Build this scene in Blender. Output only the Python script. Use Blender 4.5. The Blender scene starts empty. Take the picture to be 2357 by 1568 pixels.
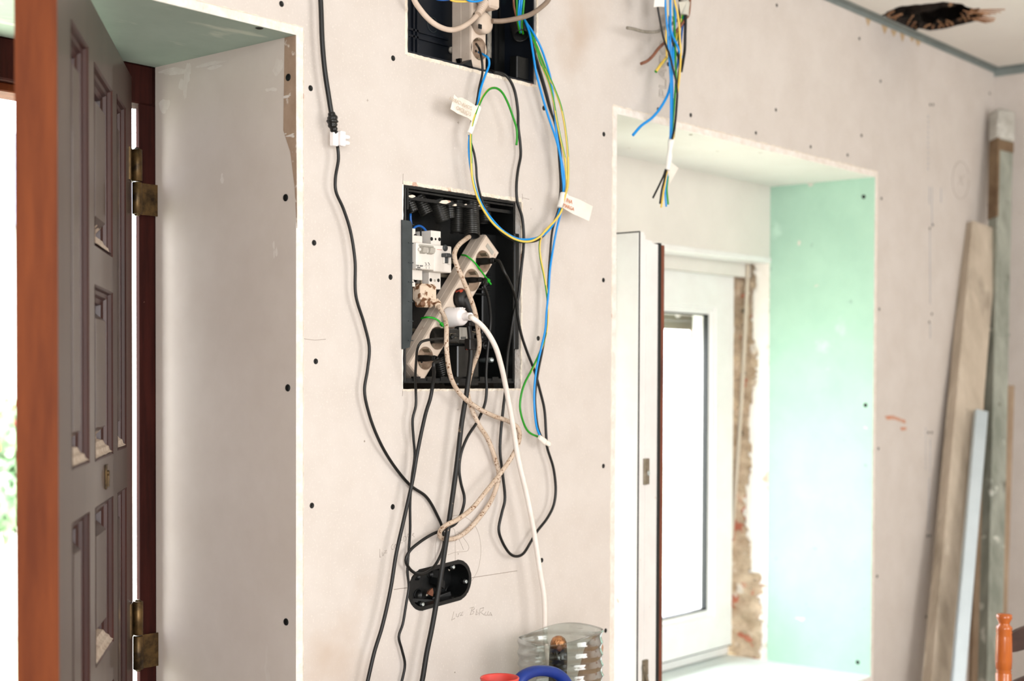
import bpy, math, random
import numpy as np
from mathutils import Vector, Matrix
random.seed(7)
rng = np.random.RandomState(7)
scn = bpy.context.scene
COL = scn.collection

# ------------------------------------------------------------------ camera
F, CX, CY = 3273.6, 1178.5, 940.9            # focal length and principal point in photo pixels
pitch, roll, yaw = [math.radians(a) for a in (-1.2325, .2089, 40.1685)]
CAM = np.array([-1.5753, -1.7825, 1.5])
fw = np.array([math.cos(yaw)*math.cos(pitch), math.sin(yaw)*math.cos(pitch), math.sin(pitch)])
rt = np.array([math.sin(yaw), -math.cos(yaw), 0.]); up0 = np.cross(rt, fw)
r2 = math.cos(roll)*rt + math.sin(roll)*up0; u2 = -math.sin(roll)*rt + math.cos(roll)*up0
cd = bpy.data.cameras.new('camera'); co = bpy.data.objects.new('camera', cd); COL.objects.link(co)
m = Matrix.Identity(4)
for i in range(3):
    m[i][0] = r2[i]; m[i][1] = u2[i]; m[i][2] = -fw[i]; m[i][3] = CAM[i]
co.matrix_world = m
cd.sensor_width = 36; cd.lens = F*36/2357; cd.shift_y = (CY-784)/2357; cd.clip_start = .05; cd.clip_end = 200
cd.dof.use_dof = True; cd.dof.focus_distance = 2.52; cd.dof.aperture_fstop = 2.9
scn.camera = co

# ------------------------------------------------------------------ light
w = bpy.data.worlds.new('sky'); scn.world = w; w.use_nodes = True
bg = w.node_tree.nodes['Background']; bg.inputs[0].default_value = (.90, .94, 1., 1); bg.inputs[1].default_value = 7.5
def area(name, loc, target, sx, sy, power, col):
    l = bpy.data.lights.new(name, 'AREA'); l.shape = 'RECTANGLE'; l.size = sx; l.size_y = sy; l.energy = power; l.color = col
    o = bpy.data.objects.new(name, l); COL.objects.link(o); o.location = loc
    o.rotation_euler = (Vector(target)-Vector(loc)).to_track_quat('-Z', 'Y').to_euler()
    return o
area('daylight_rear_window', (.9, -3.9, 1.75), (.2, 0, 1.5), 2.0, 1.7, 42, (1., .99, .975))
area('daylight_left_rear', (-2.4, -3.2, 1.6), (.1, 0, 1.45), 1.8, 1.8, 68, (.98, .985, 1.))  # soft daylight from the left rear; its opening is unseen
vs = scn.view_settings; vs.view_transform = 'Standard'; vs.look = 'None'; vs.gamma = 1; vs.use_curve_mapping = False; vs.exposure = .72

# ------------------------------------------------------------------ projection helpers (photo pixel -> point on a real plane)
def ray(u, v): return fw + r2*((u-CX)/F) - u2*((v-CY)/F)
def P(u, v, y=0.):
    d = ray(u, v); return CAM + d*((y-CAM[1])/d[1])
def PX(u, v, x):
    d = ray(u, v); return CAM + d*((x-CAM[0])/d[0])
def PZ(u, v, z):
    d = ray(u, v); return CAM + d*((z-CAM[2])/d[2])

# ------------------------------------------------------------------ materials
def S(c):
    return tuple(((x/255)/12.92 if x/255 <= .04045 else ((x/255+.055)/1.055)**2.4) for x in c) + (1.,)
MATS = {}
def mat(name, c1, c2=None, scale=20, rough=.6, bump=0, bscale=None, metal=0, stretch=(1, 1, 1), lo=.35, hi=.65, spots=None, spec=.5, dist=.02, trans=0, ior=1.45, alpha=1, coat=0):
    if name in MATS: return MATS[name]
    mt = bpy.data.materials.new(name); mt.use_nodes = True; nt = mt.node_tree; N = nt.nodes; L = nt.links
    b = N['Principled BSDF']; b.inputs['Roughness'].default_value = rough; b.inputs['Metallic'].default_value = metal
    b.inputs['Specular IOR Level'].default_value = spec; b.inputs['IOR'].default_value = ior
    b.inputs['Transmission Weight'].default_value = trans; b.inputs['Alpha'].default_value = alpha; b.inputs['Coat Weight'].default_value = coat
    b.inputs['Base Color'].default_value = S(c1)
    tc = N.new('ShaderNodeTexCoord'); mp = N.new('ShaderNodeMapping'); mp.inputs['Scale'].default_value = stretch
    L.new(tc.outputs['Object'], mp.inputs[0]); src = None
    if c2:
        n = N.new('ShaderNodeTexNoise'); n.inputs['Scale'].default_value = scale; n.inputs['Detail'].default_value = 8; n.inputs['Roughness'].default_value = .62
        L.new(mp.outputs[0], n.inputs[0])
        mr = N.new('ShaderNodeMapRange'); mr.inputs[1].default_value = lo; mr.inputs[2].default_value = hi; L.new(n.outputs[0], mr.inputs[0])
        mx = N.new('ShaderNodeMix'); mx.data_type = 'RGBA'; mx.inputs[6].default_value = S(c1); mx.inputs[7].default_value = S(c2)
        L.new(mr.outputs[0], mx.inputs[0]); src = mx.outputs[2]
    for sp in (spots or []):
        col, sc, th, soft = sp[:4]
        n = N.new('ShaderNodeTexNoise'); n.inputs['Scale'].default_value = sc; n.inputs['Detail'].default_value = 6
        mp2 = N.new('ShaderNodeMapping'); mp2.inputs['Location'].default_value = (sc*.37, 5.1, th*9)
        if len(sp) > 4: mp2.inputs['Scale'].default_value = sp[4]
        L.new(tc.outputs['Object'], mp2.inputs[0]); L.new(mp2.outputs[0], n.inputs[0])
        mr = N.new('ShaderNodeMapRange'); mr.inputs[1].default_value = th; mr.inputs[2].default_value = th+soft; L.new(n.outputs[0], mr.inputs[0])
        mx = N.new('ShaderNodeMix'); mx.data_type = 'RGBA'; mx.inputs[7].default_value = S(col)
        L.new(mr.outputs[0], mx.inputs[0])
        if src: L.new(src, mx.inputs[6])
        else: mx.inputs[6].default_value = S(c1)
        src = mx.outputs[2]
    if src: L.new(src, b.inputs['Base Color'])
    if bump:
        n = N.new('ShaderNodeTexNoise'); n.inputs['Scale'].default_value = bscale or scale*3; n.inputs['Detail'].default_value = 6
        L.new(mp.outputs[0], n.inputs[0]); bm = N.new('ShaderNodeBump'); bm.inputs['Strength'].default_value = bump; bm.inputs['Distance'].default_value = dist
        L.new(n.outputs[0], bm.inputs['Height']); L.new(bm.outputs[0], b.inputs['Normal'])
    MATS[name] = mt; return mt
M = dict(
 board=mat('plasterboard_paper', (209,201,194), (202,193,185), 9, .85, .05, 900, spots=[((216,207,199),260,.58,.1),((190,173,158),2.3,.64,.12)], dist=.001),
 reveal=mat('reveal_paper', (212,200,190), (204,191,180), 6, .85, .05, 900, spots=[((226,220,212),5,.66,.05,(1,1,.45)),((176,160,146),3.1,.66,.1)], dist=.001),
 gyps=mat('gypsum_core', (240,233,226), (225,214,203), 60, .9, .5, 220, dist=.004),
 torn=mat('torn_gypsum', (240,231,215), (226,212,194), 45, .95, .8, 160, dist=.006, spots=[((205,170,150),38,.66,.05)]),
 brownpaper=mat('torn_brown_paper', (176,150,128), (160,134,113), 30, .9, spots=[((214,200,188),50,.62,.05)]),
 green=mat('green_plasterboard', (174,209,189), (166,201,182), 8, .85, .05, 700, spots=[((196,228,210),6,.66,.08),((150,180,165),30,.7,.04)], dist=.001),
 greens=mat('green_soffit_board', (176,194,182), (166,184,172), 8, .85, .05, 700, spots=[((206,216,202),7,.62,.08,(1,3,1))], dist=.001),
 white=mat('white_soffit_paint', (238,236,230), (232,229,222), 5, .7, .1, 90, spots=[((205,196,184),22,.7,.04)], dist=.002),
 panel=mat('cream_backboard', (222,217,209), (214,209,201), 5, .8),
 ceil=mat('ceiling_paint', (240,237,230), (235,231,224), 3, .8),
 ink=mat('pencil_grey', (158,146,136), rough=.8), bluei=mat('blue_print_ink', (150,158,170), rough=.9), printi=mat('grey_print_ink', (184,178,170), rough=.9),
 orange=mat('orange_chalk_smear', (204,140,112), (196,168,150), 40, .9),
 pvc=mat('white_window_plastic', (232,231,228), (226,223,220), 12, .35, spots=[((200,186,172),40,.72,.03)]),
 gasket=mat('black_rubber_gasket', (14,18,17), rough=.5), foil=mat('brown_wood_foil', (138,74,46), (84,38,22), 30, .4, stretch=(1,1,.15)),
 fitting=mat('dull_metal_fitting', (150,140,122), (120,110,92), 60, .45, metal=.6),
 screwm=mat('zinc_screw', (205,215,215), rough=.3, metal=.9), blackscrew=mat('black_screw_head', (20,21,20), rough=.5, metal=.2),
 blackp=mat('black_plastic_box', (13,15,15), (8,9,9), 30, .42, .15, 200, dist=.002, spots=[((70,66,58),14,.7,.08)]),
 navyp=mat('dark_blue_black_plastic', (14,22,33), (9,15,23), 12, .45, spots=[((40,60,66),9,.62,.1)]),
 flapp=mat('dark_grey_plastic', (58,65,67), (44,51,53), 26, .5, spots=[((140,142,140),38,.72,.02)]),
 conduit=mat('black_corrugated_plastic', (38,37,34), (26,26,24), 40, .3),
 strip=mat('yellowed_white_plastic', (218,203,188), (203,184,166), 14, .45, spots=[((140,105,80),26,.68,.05),((110,82,66),90,.74,.02)]),
 socket=mat('dirty_socket_plastic', (176,152,130), (120,98,80), 40, .5, spots=[((66,50,42),34,.6,.06)]),
 breaker=mat('light_grey_breaker', (226,221,214), (216,209,200), 20, .4),
 greyb=mat('grey_toggle_plastic', (170,165,155), rough=.4), dark=mat('dark_hole', (18,17,16), rough=.8), darkgrey=mat('charcoal_toggle', (56,60,62), rough=.45),
 redline=mat('red_print', (200,90,80), rough=.6),
 whitecord=mat('white_cord', (238,230,222), (228,216,206), 20, .4), beigecord=mat('beige_dirty_cord', (214,196,180), (196,176,158), 12, .45, spots=[((130,92,66),60,.68,.04)]),
 oldcord=mat('splashed_tan_cord', (208,190,172), (188,166,144), 25, .6, spots=[((120,82,52),240,.57,.07)]),
 dirtyplug=mat('cream_plug_with_brown_dirt', (222,202,180), (206,184,160), 20, .6, spots=[((116,80,54),70,.5,.05)]),
 greycord=mat('grey_brown_cord', (150,132,116), (130,112,96), 30, .5),
 black=mat('black_cord', (15,16,15), (11,11,11), 30, .42), dblack=mat('dusty_black_cord', (18,18,17), (13,13,12), 30, .5, spots=[((150,128,106),60,.7,.04),((196,90,68),18,.76,.02)]),
 redpaint=mat('black_rubber_with_red_paint', (30,27,25), (20,18,17), 30, .45, spots=[((200,78,54),26,.62,.03)]),
 blue=mat('blue_insulation', (0,142,222), rough=.32), dblue=mat('dark_blue_insulation', (10,84,160), rough=.35), brown=mat('brown_insulation', (136,88,66), (120,76,56), 40, .4),
 greyw=mat('grey_insulation', (156,148,136), (120,114,102), 60, .45), yellow=mat('yellow_insulation', (232,196,88), rough=.35), greenw=mat('green_insulation', (34,142,30), rough=.35),
 copper=mat('copper_strand', (196,130,96), rough=.3, metal=.8), tie=mat('green_cable_tie', (22,168,34), rough=.35),
 paper=mat('white_paper_tape', (240,238,232), (232,229,222), 20, .7), ptape=mat('cream_paper_flag', (238,230,220), (230,220,208), 20, .7),
 clear=mat('clear_tape', (226,222,208), rough=.25, alpha=.72), bmark=mat('brown_marker', (196,124,84), rough=.8), fmark=mat('faint_brown_pencil', (196,180,160), rough=.8),
 wconn=mat('white_connector', (244,238,236), rough=.4), etape=mat('black_electrical_tape', (26,28,27), (14,15,15), 40, .28, .6, 60, dist=.004, spots=[((130,132,130),30,.72,.03)]),
 mah=mat('mahogany_frame', (58,24,19), (38,15,12), 8, .75, .1, 60, spec=.12, stretch=(6,6,.5), spots=[((150,110,96),24,.76,.02)], dist=.002),
 oak=mat('orange_brown_varnish', (116,58,26), (92,42,18), 7, .6, .1, 60, spec=.2, stretch=(7,7,.6), dist=.002),
 leaf=mat('dusty_brown_varnish', (76,61,52), (64,49,42), 5, .42, .1, 80, stretch=(3,3,.4), dist=.001, coat=.3),
 mould=mat('red_brown_moulding', (60,25,18), (42,17,13), 9, .35, stretch=(3,3,.4)), dust=mat('pale_dust', (190,176,160), (166,148,132), 60, .95, .6, 90, dist=.004),
 hinge=mat('aged_brass_hinge', (112,88,54), (48,38,26), 40, .4, metal=.7),
 galv=mat('galvanised_channel', (146,154,151), (130,139,136), 8, .5, metal=.3),
 rot=mat('rotten_dark_wood', (52,40,32), (24,18,15), 14, .9, 1., 30, spots=[((150,112,82),18,.62,.04),((196,160,128),26,.68,.03)], dist=.02), splint=mat('splintered_lath', (196,150,112), (140,98,70), 30, .9),
 stain=mat('tan_plaster_drip', (196,170,136), (184,156,122), 30, .9),
 beam=mat('weathered_beam', (196,182,164), (170,156,138), 6, .85, .4, 60, stretch=(3,3,.7), spots=[((146,134,118),9,.54,.14,(1,1,.35)),((212,200,182),16,.62,.08,(1,1,.3))], dist=.006),
 post=mat('grey_green_post', (160,162,150), (124,128,116), 8, .6, .3, 60, stretch=(3,3,.8), spots=[((200,200,190),16,.64,.05),((90,86,74),12,.66,.06)], dist=.004),
 rust=mat('rusty_brown', (134,112,86), (104,82,60), 16, .8), profile=mat('pale_aluminium_profile', (186,196,200), (172,182,186), 4, .35, metal=.25), lath=mat('tan_lath', (176,154,130), (146,122,98), 8, .8, stretch=(3,3,.6)), mortar=mat('mortar_blob', (206,204,196), (170,166,156), 20, .9, .6, 60),
 chair=mat('honey_pine_varnish', (186,98,34), (156,74,24), 8, .22, stretch=(3,3,.4), coat=.5), darkchair=mat('dark_brown_slat', (74,50,42), (52,34,28), 8, .4, stretch=(.5,3,3)),
 rubble=mat('rubble_masonry', (226,206,178), (176,152,126), 22, .95, .8, 60, spots=[((196,120,96),17,.6,.04),((90,80,68),24,.66,.04),((236,226,212),20,.62,.04)], dist=.01), wplaster=mat('old_white_plaster', (242,238,230), (234,226,216), 5, .9, .3, 60, spots=[((196,176,156),9,.6,.05)], dist=.004),
 strap=mat('beige_corrugated_hose', (196,184,166), rough=.6), sill=mat('pale_sill_board', (228,234,231), (222,229,226), 5, .6),
 shutter=mat('beige_shutter', (120,112,96), rough=.6), brownframe=mat('brown_outer_strip', (110,66,46), rough=.5),
 pet=mat('clear_bottle_plastic', (214,224,220), rough=.12, trans=.85, ior=1.12, spec=.6, alpha=.55), bottle=mat('dark_glossy_glass', (48,40,24), (22,20,14), 30, .12, spec=.8, spots=[((150,130,90),26,.6,.05)]), cork=mat('coppery_foil', (206,150,104), (120,76,48), 60, .25, .8, 90, metal=.7, dist=.006), stick=mat('pale_brown_stick', (186,148,122), (164,124,98), 30, .6, stretch=(2,2,.4)),
 bluep=mat('blue_plastic', (12,48,132), (9,40,116), 12, .42, spots=[((120,150,200),20,.7,.05)]), red=mat('red_plastic', (218,74,66), rough=.35), bench=mat('bench_board', (176,150,120), (150,124,96), 8, .7),
 floor=mat('concrete_floor', (176,168,158), (150,142,132), 5, .85), mason=mat('masonry', (190,176,160), (168,152,136), 12, .95, .4, 40),
 lawn=mat('grass', (200,206,172), (214,212,196), 4, .95), gwall=mat('garden_wall_render', (226,222,214), (206,202,194), 2, .9), roofm=mat('slate_roof', (150,156,168), (120,126,140), 6, .8), bush=mat('shrub_leaf', (140,168,130), (110,140,104), 6, .7), flower=mat('red_flower', (214,60,60), rough=.6), pool=mat('green_sheet', (120,190,150), rough=.5),
)
glass = bpy.data.materials.new('window_glass'); glass.use_nodes = True
nt = glass.node_tree; nt.nodes.clear(); o_ = nt.nodes.new('ShaderNodeOutputMaterial'); mx_ = nt.nodes.new('ShaderNodeMixShader'); t_ = nt.nodes.new('ShaderNodeBsdfTransparent'); g_ = nt.nodes.new('ShaderNodeBsdfGlossy'); g_.inputs['Roughness'].default_value = .02
mx_.inputs[0].default_value = .07; nt.links.new(t_.outputs[0], mx_.inputs[1]); nt.links.new(g_.outputs[0], mx_.inputs[2]); nt.links.new(mx_.outputs[0], o_.inputs[0])
M['glass'] = glass
pet = bpy.data.materials.new('clear_bottle_film'); pet.use_nodes = True; nt = pet.node_tree; nt.nodes.clear()
o_ = nt.nodes.new('ShaderNodeOutputMaterial'); mx_ = nt.nodes.new('ShaderNodeMixShader'); t_ = nt.nodes.new('ShaderNodeBsdfTransparent'); t_.inputs[0].default_value = (.84,.87,.86,1); g_ = nt.nodes.new('ShaderNodeBsdfGlossy'); g_.inputs['Roughness'].default_value = .1
l_ = nt.nodes.new('ShaderNodeLayerWeight'); l_.inputs[0].default_value = .35; nt.links.new(l_.outputs[1], mx_.inputs[0]); nt.links.new(t_.outputs[0], mx_.inputs[1]); nt.links.new(g_.outputs[0], mx_.inputs[2]); nt.links.new(mx_.outputs[0], o_.inputs[0])
M['pet'] = pet

# ------------------------------------------------------------------ mesh builder
class MB:
    def __init__(s): s.v = []; s.f = []; s.mi = []; s.sm = []
    def add(s, vs, fs, mi=0, smooth=False):
        b = len(s.v); s.v += [tuple(map(float, p)) for p in vs]
        for k, f in enumerate(fs):
            s.f.append(tuple(b+i for i in f)); s.mi.append(mi[k] if isinstance(mi, (list, tuple)) else mi); s.sm.append(smooth)
        return s
    def obox(s, c, ax, h, mi=0, bev=0.):
        c = np.array(c, float); ax = [np.array(a, float) for a in ax]
        if bev <= 0:
            vs = [c+ax[0]*h[0]*i+ax[1]*h[1]*j+ax[2]*h[2]*k for i in (-1, 1) for j in (-1, 1) for k in (-1, 1)]
            s.add(vs, [(0,1,3,2),(4,6,7,5),(0,4,5,1),(2,3,7,6),(0,2,6,4),(1,5,7,3)], mi); return s
        # chamfered box
        idx = {}; vs = []
        for i in (-1, 1):
            for j in (-1, 1):
                for k in (-1, 1):
                    for a in range(3):
                        q = [i*h[0], j*h[1], k*h[2]]
                        sg = (i, j, k)
                        for b2 in range(3):
                            if b2 != a: q[b2] -= sg[b2]*bev
                        idx[(i, j, k, a)] = len(vs); vs.append(c+ax[0]*q[0]+ax[1]*q[1]+ax[2]*q[2])
        fs = []
        for a in range(3):
            o1, o2 = [x for x in range(3) if x != a]
            for sgn in (-1, 1):
                f = []
                for p, q in ((-1,-1),(1,-1),(1,1),(-1,1)):
                    t = [0,0,0]; t[a] = sgn; t[o1] = p; t[o2] = q; f.append(idx[(*t, a)])
                fs.append(f)
        for a in range(3):
            o1, o2 = [x for x in range(3) if x != a]
            for p in (-1, 1):
                for q in (-1, 1):
                    t1 = [0,0,0]; t1[a] = -1; t1[o1] = p; t1[o2] = q; t2 = list(t1); t2[a] = 1
                    fs.append((idx[(*t1, o1)], idx[(*t2, o1)], idx[(*t2, o2)], idx[(*t1, o2)]))
        for i in (-1, 1):
            for j in (-1, 1):
                for k in (-1, 1): fs.append((idx[(i,j,k,0)], idx[(i,j,k,1)], idx[(i,j,k,2)]))
        s.add(vs, fs, mi); return s
    def box(s, x0, x1, y0, y1, z0, z1, mi=0, bev=0.):
        return s.obox(((x0+x1)/2, (y0+y1)/2, (z0+z1)/2), ((1,0,0),(0,1,0),(0,0,1)), (abs(x1-x0)/2, abs(y1-y0)/2, abs(z1-z0)/2), mi, bev)
    def prism(s, poly, vec, mi=0, smooth=False):
        n = len(poly); a = [np.array(p, float) for p in poly]; b = [p+np.array(vec) for p in a]
        s.add(a+b, [tuple(range(n)), tuple(range(2*n-1, n-1, -1))] + [(i, (i+1) % n, n+(i+1) % n, n+i) for i in range(n)], mi, smooth); return s
    def lathe(s, c, ax, prof, n=24, mi=0, smooth=True, caps=True, ex=None):
        # prof: (radius, distance along the axis)
        ax = np.array(ax, float); ax /= np.linalg.norm(ax)
        e1 = np.array(ex, float) if ex is not None else np.cross(ax, (0,0,1) if abs(ax[2]) < .9 else (1,0,0)); e1 /= np.linalg.norm(e1); e2 = np.cross(ax, e1)
        vs = []; fs = []
        for r, t in prof:
            for k in range(n):
                a = 2*math.pi*k/n; vs.append(np.array(c)+ax*t+(e1*math.cos(a)+e2*math.sin(a))*r)
        for i in range(len(prof)-1):
            for k in range(n): fs.append((i*n+k, i*n+(k+1) % n, (i+1)*n+(k+1) % n, (i+1)*n+k))
        if caps: fs += [tuple(range(n-1, -1, -1)), tuple((len(prof)-1)*n+k for k in range(n))]
        s.add(vs, fs, mi, smooth); return s
    def tube(s, pts, r, n=10, mi=0, caps=True, flat=1., twist=None, step=.006, spl=True):
        p = spline(pts, step) if spl else np.array(pts, float)
        d = np.gradient(p, axis=0); d /= np.linalg.norm(d, axis=1)[:, None]+1e-12
        L = np.concatenate([[0], np.cumsum(np.linalg.norm(np.diff(p, axis=0), axis=1))])
        nrm = np.cross(d[0], (0,1,0)); 
        if np.linalg.norm(nrm) < .1: nrm = np.cross(d[0], (0,0,1))
        nrm /= np.linalg.norm(nrm); vs = []; fs = []; mi_ = []
        for i in range(len(p)):
            nrm = nrm-d[i]*np.dot(nrm, d[i]); nrm /= np.linalg.norm(nrm)+1e-12; bn = np.cross(d[i], nrm)
            rr = r(L[i], L[-1]) if callable(r) else r
            for k in range(n):
                a = 2*math.pi*k/n; vs.append(p[i]+(nrm*math.cos(a)+bn*math.sin(a)*flat)*rr)
        for i in range(len(p)-1):
            for k in range(n):
                fs.append((i*n+k, i*n+(k+1) % n, (i+1)*n+(k+1) % n, (i+1)*n+k))
                if twist: mi_.append(0 if ((k+.5)/n+L[i]*twist) % 1 < .66 else 1)
        s.add(vs, fs, mi_ if twist else mi, True)
        if caps:
            b = len(s.v)-len(vs)
            for f in (tuple(b+k for k in range(n-1, -1, -1)), tuple(b+(len(p)-1)*n+k for k in range(n))):
                s.f.append(f); s.mi.append(0 if twist else mi); s.sm.append(False)
        return s
    def build(s, name, mats, parent=None, bevel=0., label=None, cat=None, group=None, kind=None):
        if not isinstance(mats, (list, tuple)): mats = [mats]
        v = np.array(s.v)
        if parent is not None: org = np.array(WL[parent.name])
        else: org = np.array([(v[:,0].min()+v[:,0].max())/2, (v[:,1].min()+v[:,1].max())/2, v[:,2].min()])
        me = bpy.data.meshes.new(name); me.from_pydata([tuple(q) for q in (v-org)], [], s.f)
        for mt in mats: me.materials.append(mt)
        me.polygons.foreach_set('material_index', s.mi); me.polygons.foreach_set('use_smooth', s.sm); me.update()
        o = bpy.data.objects.new(name, me); COL.objects.link(o)
        if parent is not None: o.parent = parent
        else: o.location = org
        WL[o.name] = tuple(org)
        if bevel:
            bv = o.modifiers.new('bevel', 'BEVEL'); bv.width = bevel; bv.segments = 2; bv.limit_method = 'ANGLE'; bv.angle_limit = .6
        tag(o, label, cat, group, kind); return o
WL = {}
def tag(o, label=None, cat=None, group=None, kind=None):
    if label: o['label'] = label
    if cat: o['category'] = cat
    if group: o['group'] = group
    if kind: o['kind'] = kind
    return o
def empty(name, loc, label=None, cat=None, group=None, kind=None):
    o = bpy.data.objects.new(name, None); COL.objects.link(o); o.location = tuple(loc); o.empty_display_size = .05; WL[o.name] = tuple(map(float, loc))
    return tag(o, label, cat, group, kind)
def spline(pts, step=.006):
    p = np.array(pts, float)
    if len(p) < 3:
        n = max(2, int(np.linalg.norm(p[-1]-p[0])/step)+1); return np.array([p[0]+(p[-1]-p[0])*t for t in np.linspace(0, 1, n)])
    q = np.vstack([2*p[0]-p[1], p, 2*p[-1]-p[-2]]); out = []
    for i in range(1, len(q)-2):
        p0, p1, p2, p3 = q[i-1:i+3]; n = max(2, int(np.linalg.norm(p2-p1)/step)+1)
        t0 = 0; t1 = np.linalg.norm(p1-p0)**.5+1e-6; t2 = t1+np.linalg.norm(p2-p1)**.5+1e-6; t3 = t2+np.linalg.norm(p3-p2)**.5+1e-6
        for t in np.linspace(t1, t2, n, endpoint=False):
            A1 = (t1-t)/(t1-t0)*p0+(t-t0)/(t1-t0)*p1; A2 = (t2-t)/(t2-t1)*p1+(t-t1)/(t2-t1)*p2; A3 = (t3-t)/(t3-t2)*p2+(t-t2)/(t3-t2)*p3
            B1 = (t2-t)/(t2-t0)*A1+(t-t0)/(t2-t0)*A2; B2 = (t3-t)/(t3-t1)*A2+(t-t1)/(t3-t1)*A3
            out.append((t2-t)/(t2-t1)*B1+(t-t1)/(t2-t1)*B2)
    out.append(p[-1]); return np.array(out)
def W(path, off):
    """trace a cable in front of the wall: path of photo points (u, v[, distance from the wall]); missing distances are interpolated"""
    n = len(path); ks = [(i, p[2]) for i, p in enumerate(path) if len(p) > 2]
    if not ks: ks = [(0, off)]
    o = np.interp(range(n), [k[0] for k in ks], [k[1] for k in ks])
    return [P(p[0], p[1], -o[i]) for i, p in enumerate(path)]
X, Y, Z = (1.,0,0), (0,1.,0), (0,0,1.)
def lump(b, p, rx, rz, ry=.0015):
    n = 9; vs = [np.array(p)+np.array([rx*math.cos(a)*(.5+.7*rng.rand()), 0, rz*math.sin(a)*(.5+.7*rng.rand())]) for a in np.linspace(0, 2*math.pi, n+1)[:-1]]
    b.add(vs+[np.array(p)+np.array([0,-ry,0])], [(i,(i+1)%n,n) for i in range(n)], 0, True)

def text_part(name, s, size, org, xd, yd, mt, parent, outline=0., fill=True, align='LEFT', thick=.0002):
    cu = bpy.data.curves.new('t', 'FONT'); cu.body = s; cu.size = size; cu.align_x = align
    if outline: cu.fill_mode = 'NONE'; cu.bevel_depth = outline; cu.bevel_resolution = 0
    else: cu.extrude = thick
    cu.resolution_u = 3
    ob = bpy.data.objects.new('t', cu); COL.objects.link(ob); dg = bpy.context.evaluated_depsgraph_get(); dg.update()
    me = ob.evaluated_get(dg).to_mesh(); b = MB(); xd = np.array(xd, float); yd = np.array(yd, float); nd = np.cross(xd, yd)
    b.add([np.array(org)+xd*v.co.x+yd*v.co.y+nd*v.co.z for v in me.vertices], [tuple(p.vertices) for p in me.polygons])
    ob.evaluated_get(dg).to_mesh_clear(); bpy.data.objects.remove(ob); bpy.data.curves.remove(cu)
    return b.build(name, mt, parent)

# ------------------------------------------------------------------ dimensions
HEAD, CEIL, XC, DEP, T = 2.0606, 2.5, 2.935, .3836, .015
WX0, WX1 = .8625, 2.1067; SILL = .672
def grid_wall(x0, x1, z0, z1, y0, y1, holes, mi_front=0, mi_side=1, skip=None):
    xs = sorted({x0, x1} | {h[0] for h in holes} | {h[1] for h in holes}); zs = sorted({z0, z1} | {h[2] for h in holes} | {h[3] for h in holes})
    xs = [x for x in xs if x0 <= x <= x1]; zs = [z for z in zs if z0 <= z <= z1]
    inh = lambda x, z: any(h[0] < x < h[1] and h[2] < z < h[3] for h in holes) or x < x0 or x > x1 or z < z0 or z > z1
    b = MB()
    for i in range(len(xs)-1):
        for j in range(len(zs)-1):
            xa, xb, za, zb = xs[i], xs[i+1], zs[j], zs[j+1]; xm, zm = (xa+xb)/2, (za+zb)/2
            if inh(xm, zm): continue
            if not (skip and skip[0] < xm < skip[1] and skip[2] < zm < skip[3]): b.add([(xa,y0,za),(xb,y0,za),(xb,y0,zb),(xa,y0,zb)], [(0,1,2,3)], mi_front)
            b.add([(xa,y1,za),(xb,y1,za),(xb,y1,zb),(xa,y1,zb)], [(3,2,1,0)], mi_front)
            for (dx, dz, e) in ((-1,0,[(xa,za),(xa,zb)]), (1,0,[(xb,zb),(xb,za)]), (0,-1,[(xb,za),(xa,za)]), (0,1,[(xa,zb),(xb,zb)])):
                xq = (xs[i-1]+xa)/2 if dx < 0 and i > 0 else (xb+(xs[i+2] if i+2 < len(xs) else xb+1))/2 if dx > 0 else (x0-1 if dx < 0 else xm)
                zq = (zs[j-1]+za)/2 if dz < 0 and j > 0 else (zb+(zs[j+2] if j+2 < len(zs) else zb+1))/2 if dz > 0 else (z0-1 if dz < 0 else zm)
                if inh(xq, zq):
                    (p, q), (r, t) = e; b.add([(p,y0,q),(r,y0,t),(r,y1,t),(p,y1,q)], [(0,1,2,3)], mi_side)
    return b
DX0 = -1.03                                  # far jamb of the doorway, beyond the frame
BOX = (.234, .562, 1.4795, 1.8436); UB = (.2435, .606, 2.0775, 2.44)
OVR = (.225, .445, 1.06, 1.178); OC = (.334, 1.119); OA = math.radians(4)
HALL = (DX0-.015, 0., -.01, HEAD+T)
wb = grid_wall(-4.2, XC, 0, CEIL, 0, .0149, [HALL, (WX0, WX1, SILL-.02, HEAD+T), BOX, UB, (OVR[0], OVR[1], OVR[2], OVR[3])])
def stadium(a, r, n=48, jit=0.):
    out = []
    for k in range(n):
        t = 2*math.pi*k/n; cx = (a-r) if math.cos(t) > 0 else -(a-r); rr = r+(rng.rand()-.5)*jit
        x, z = cx+rr*math.cos(t), rr*math.sin(t)
        out.append((OC[0]+x*math.cos(OA)-z*math.sin(OA), OC[1]+x*math.sin(OA)+z*math.cos(OA)))
    return out
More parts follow.
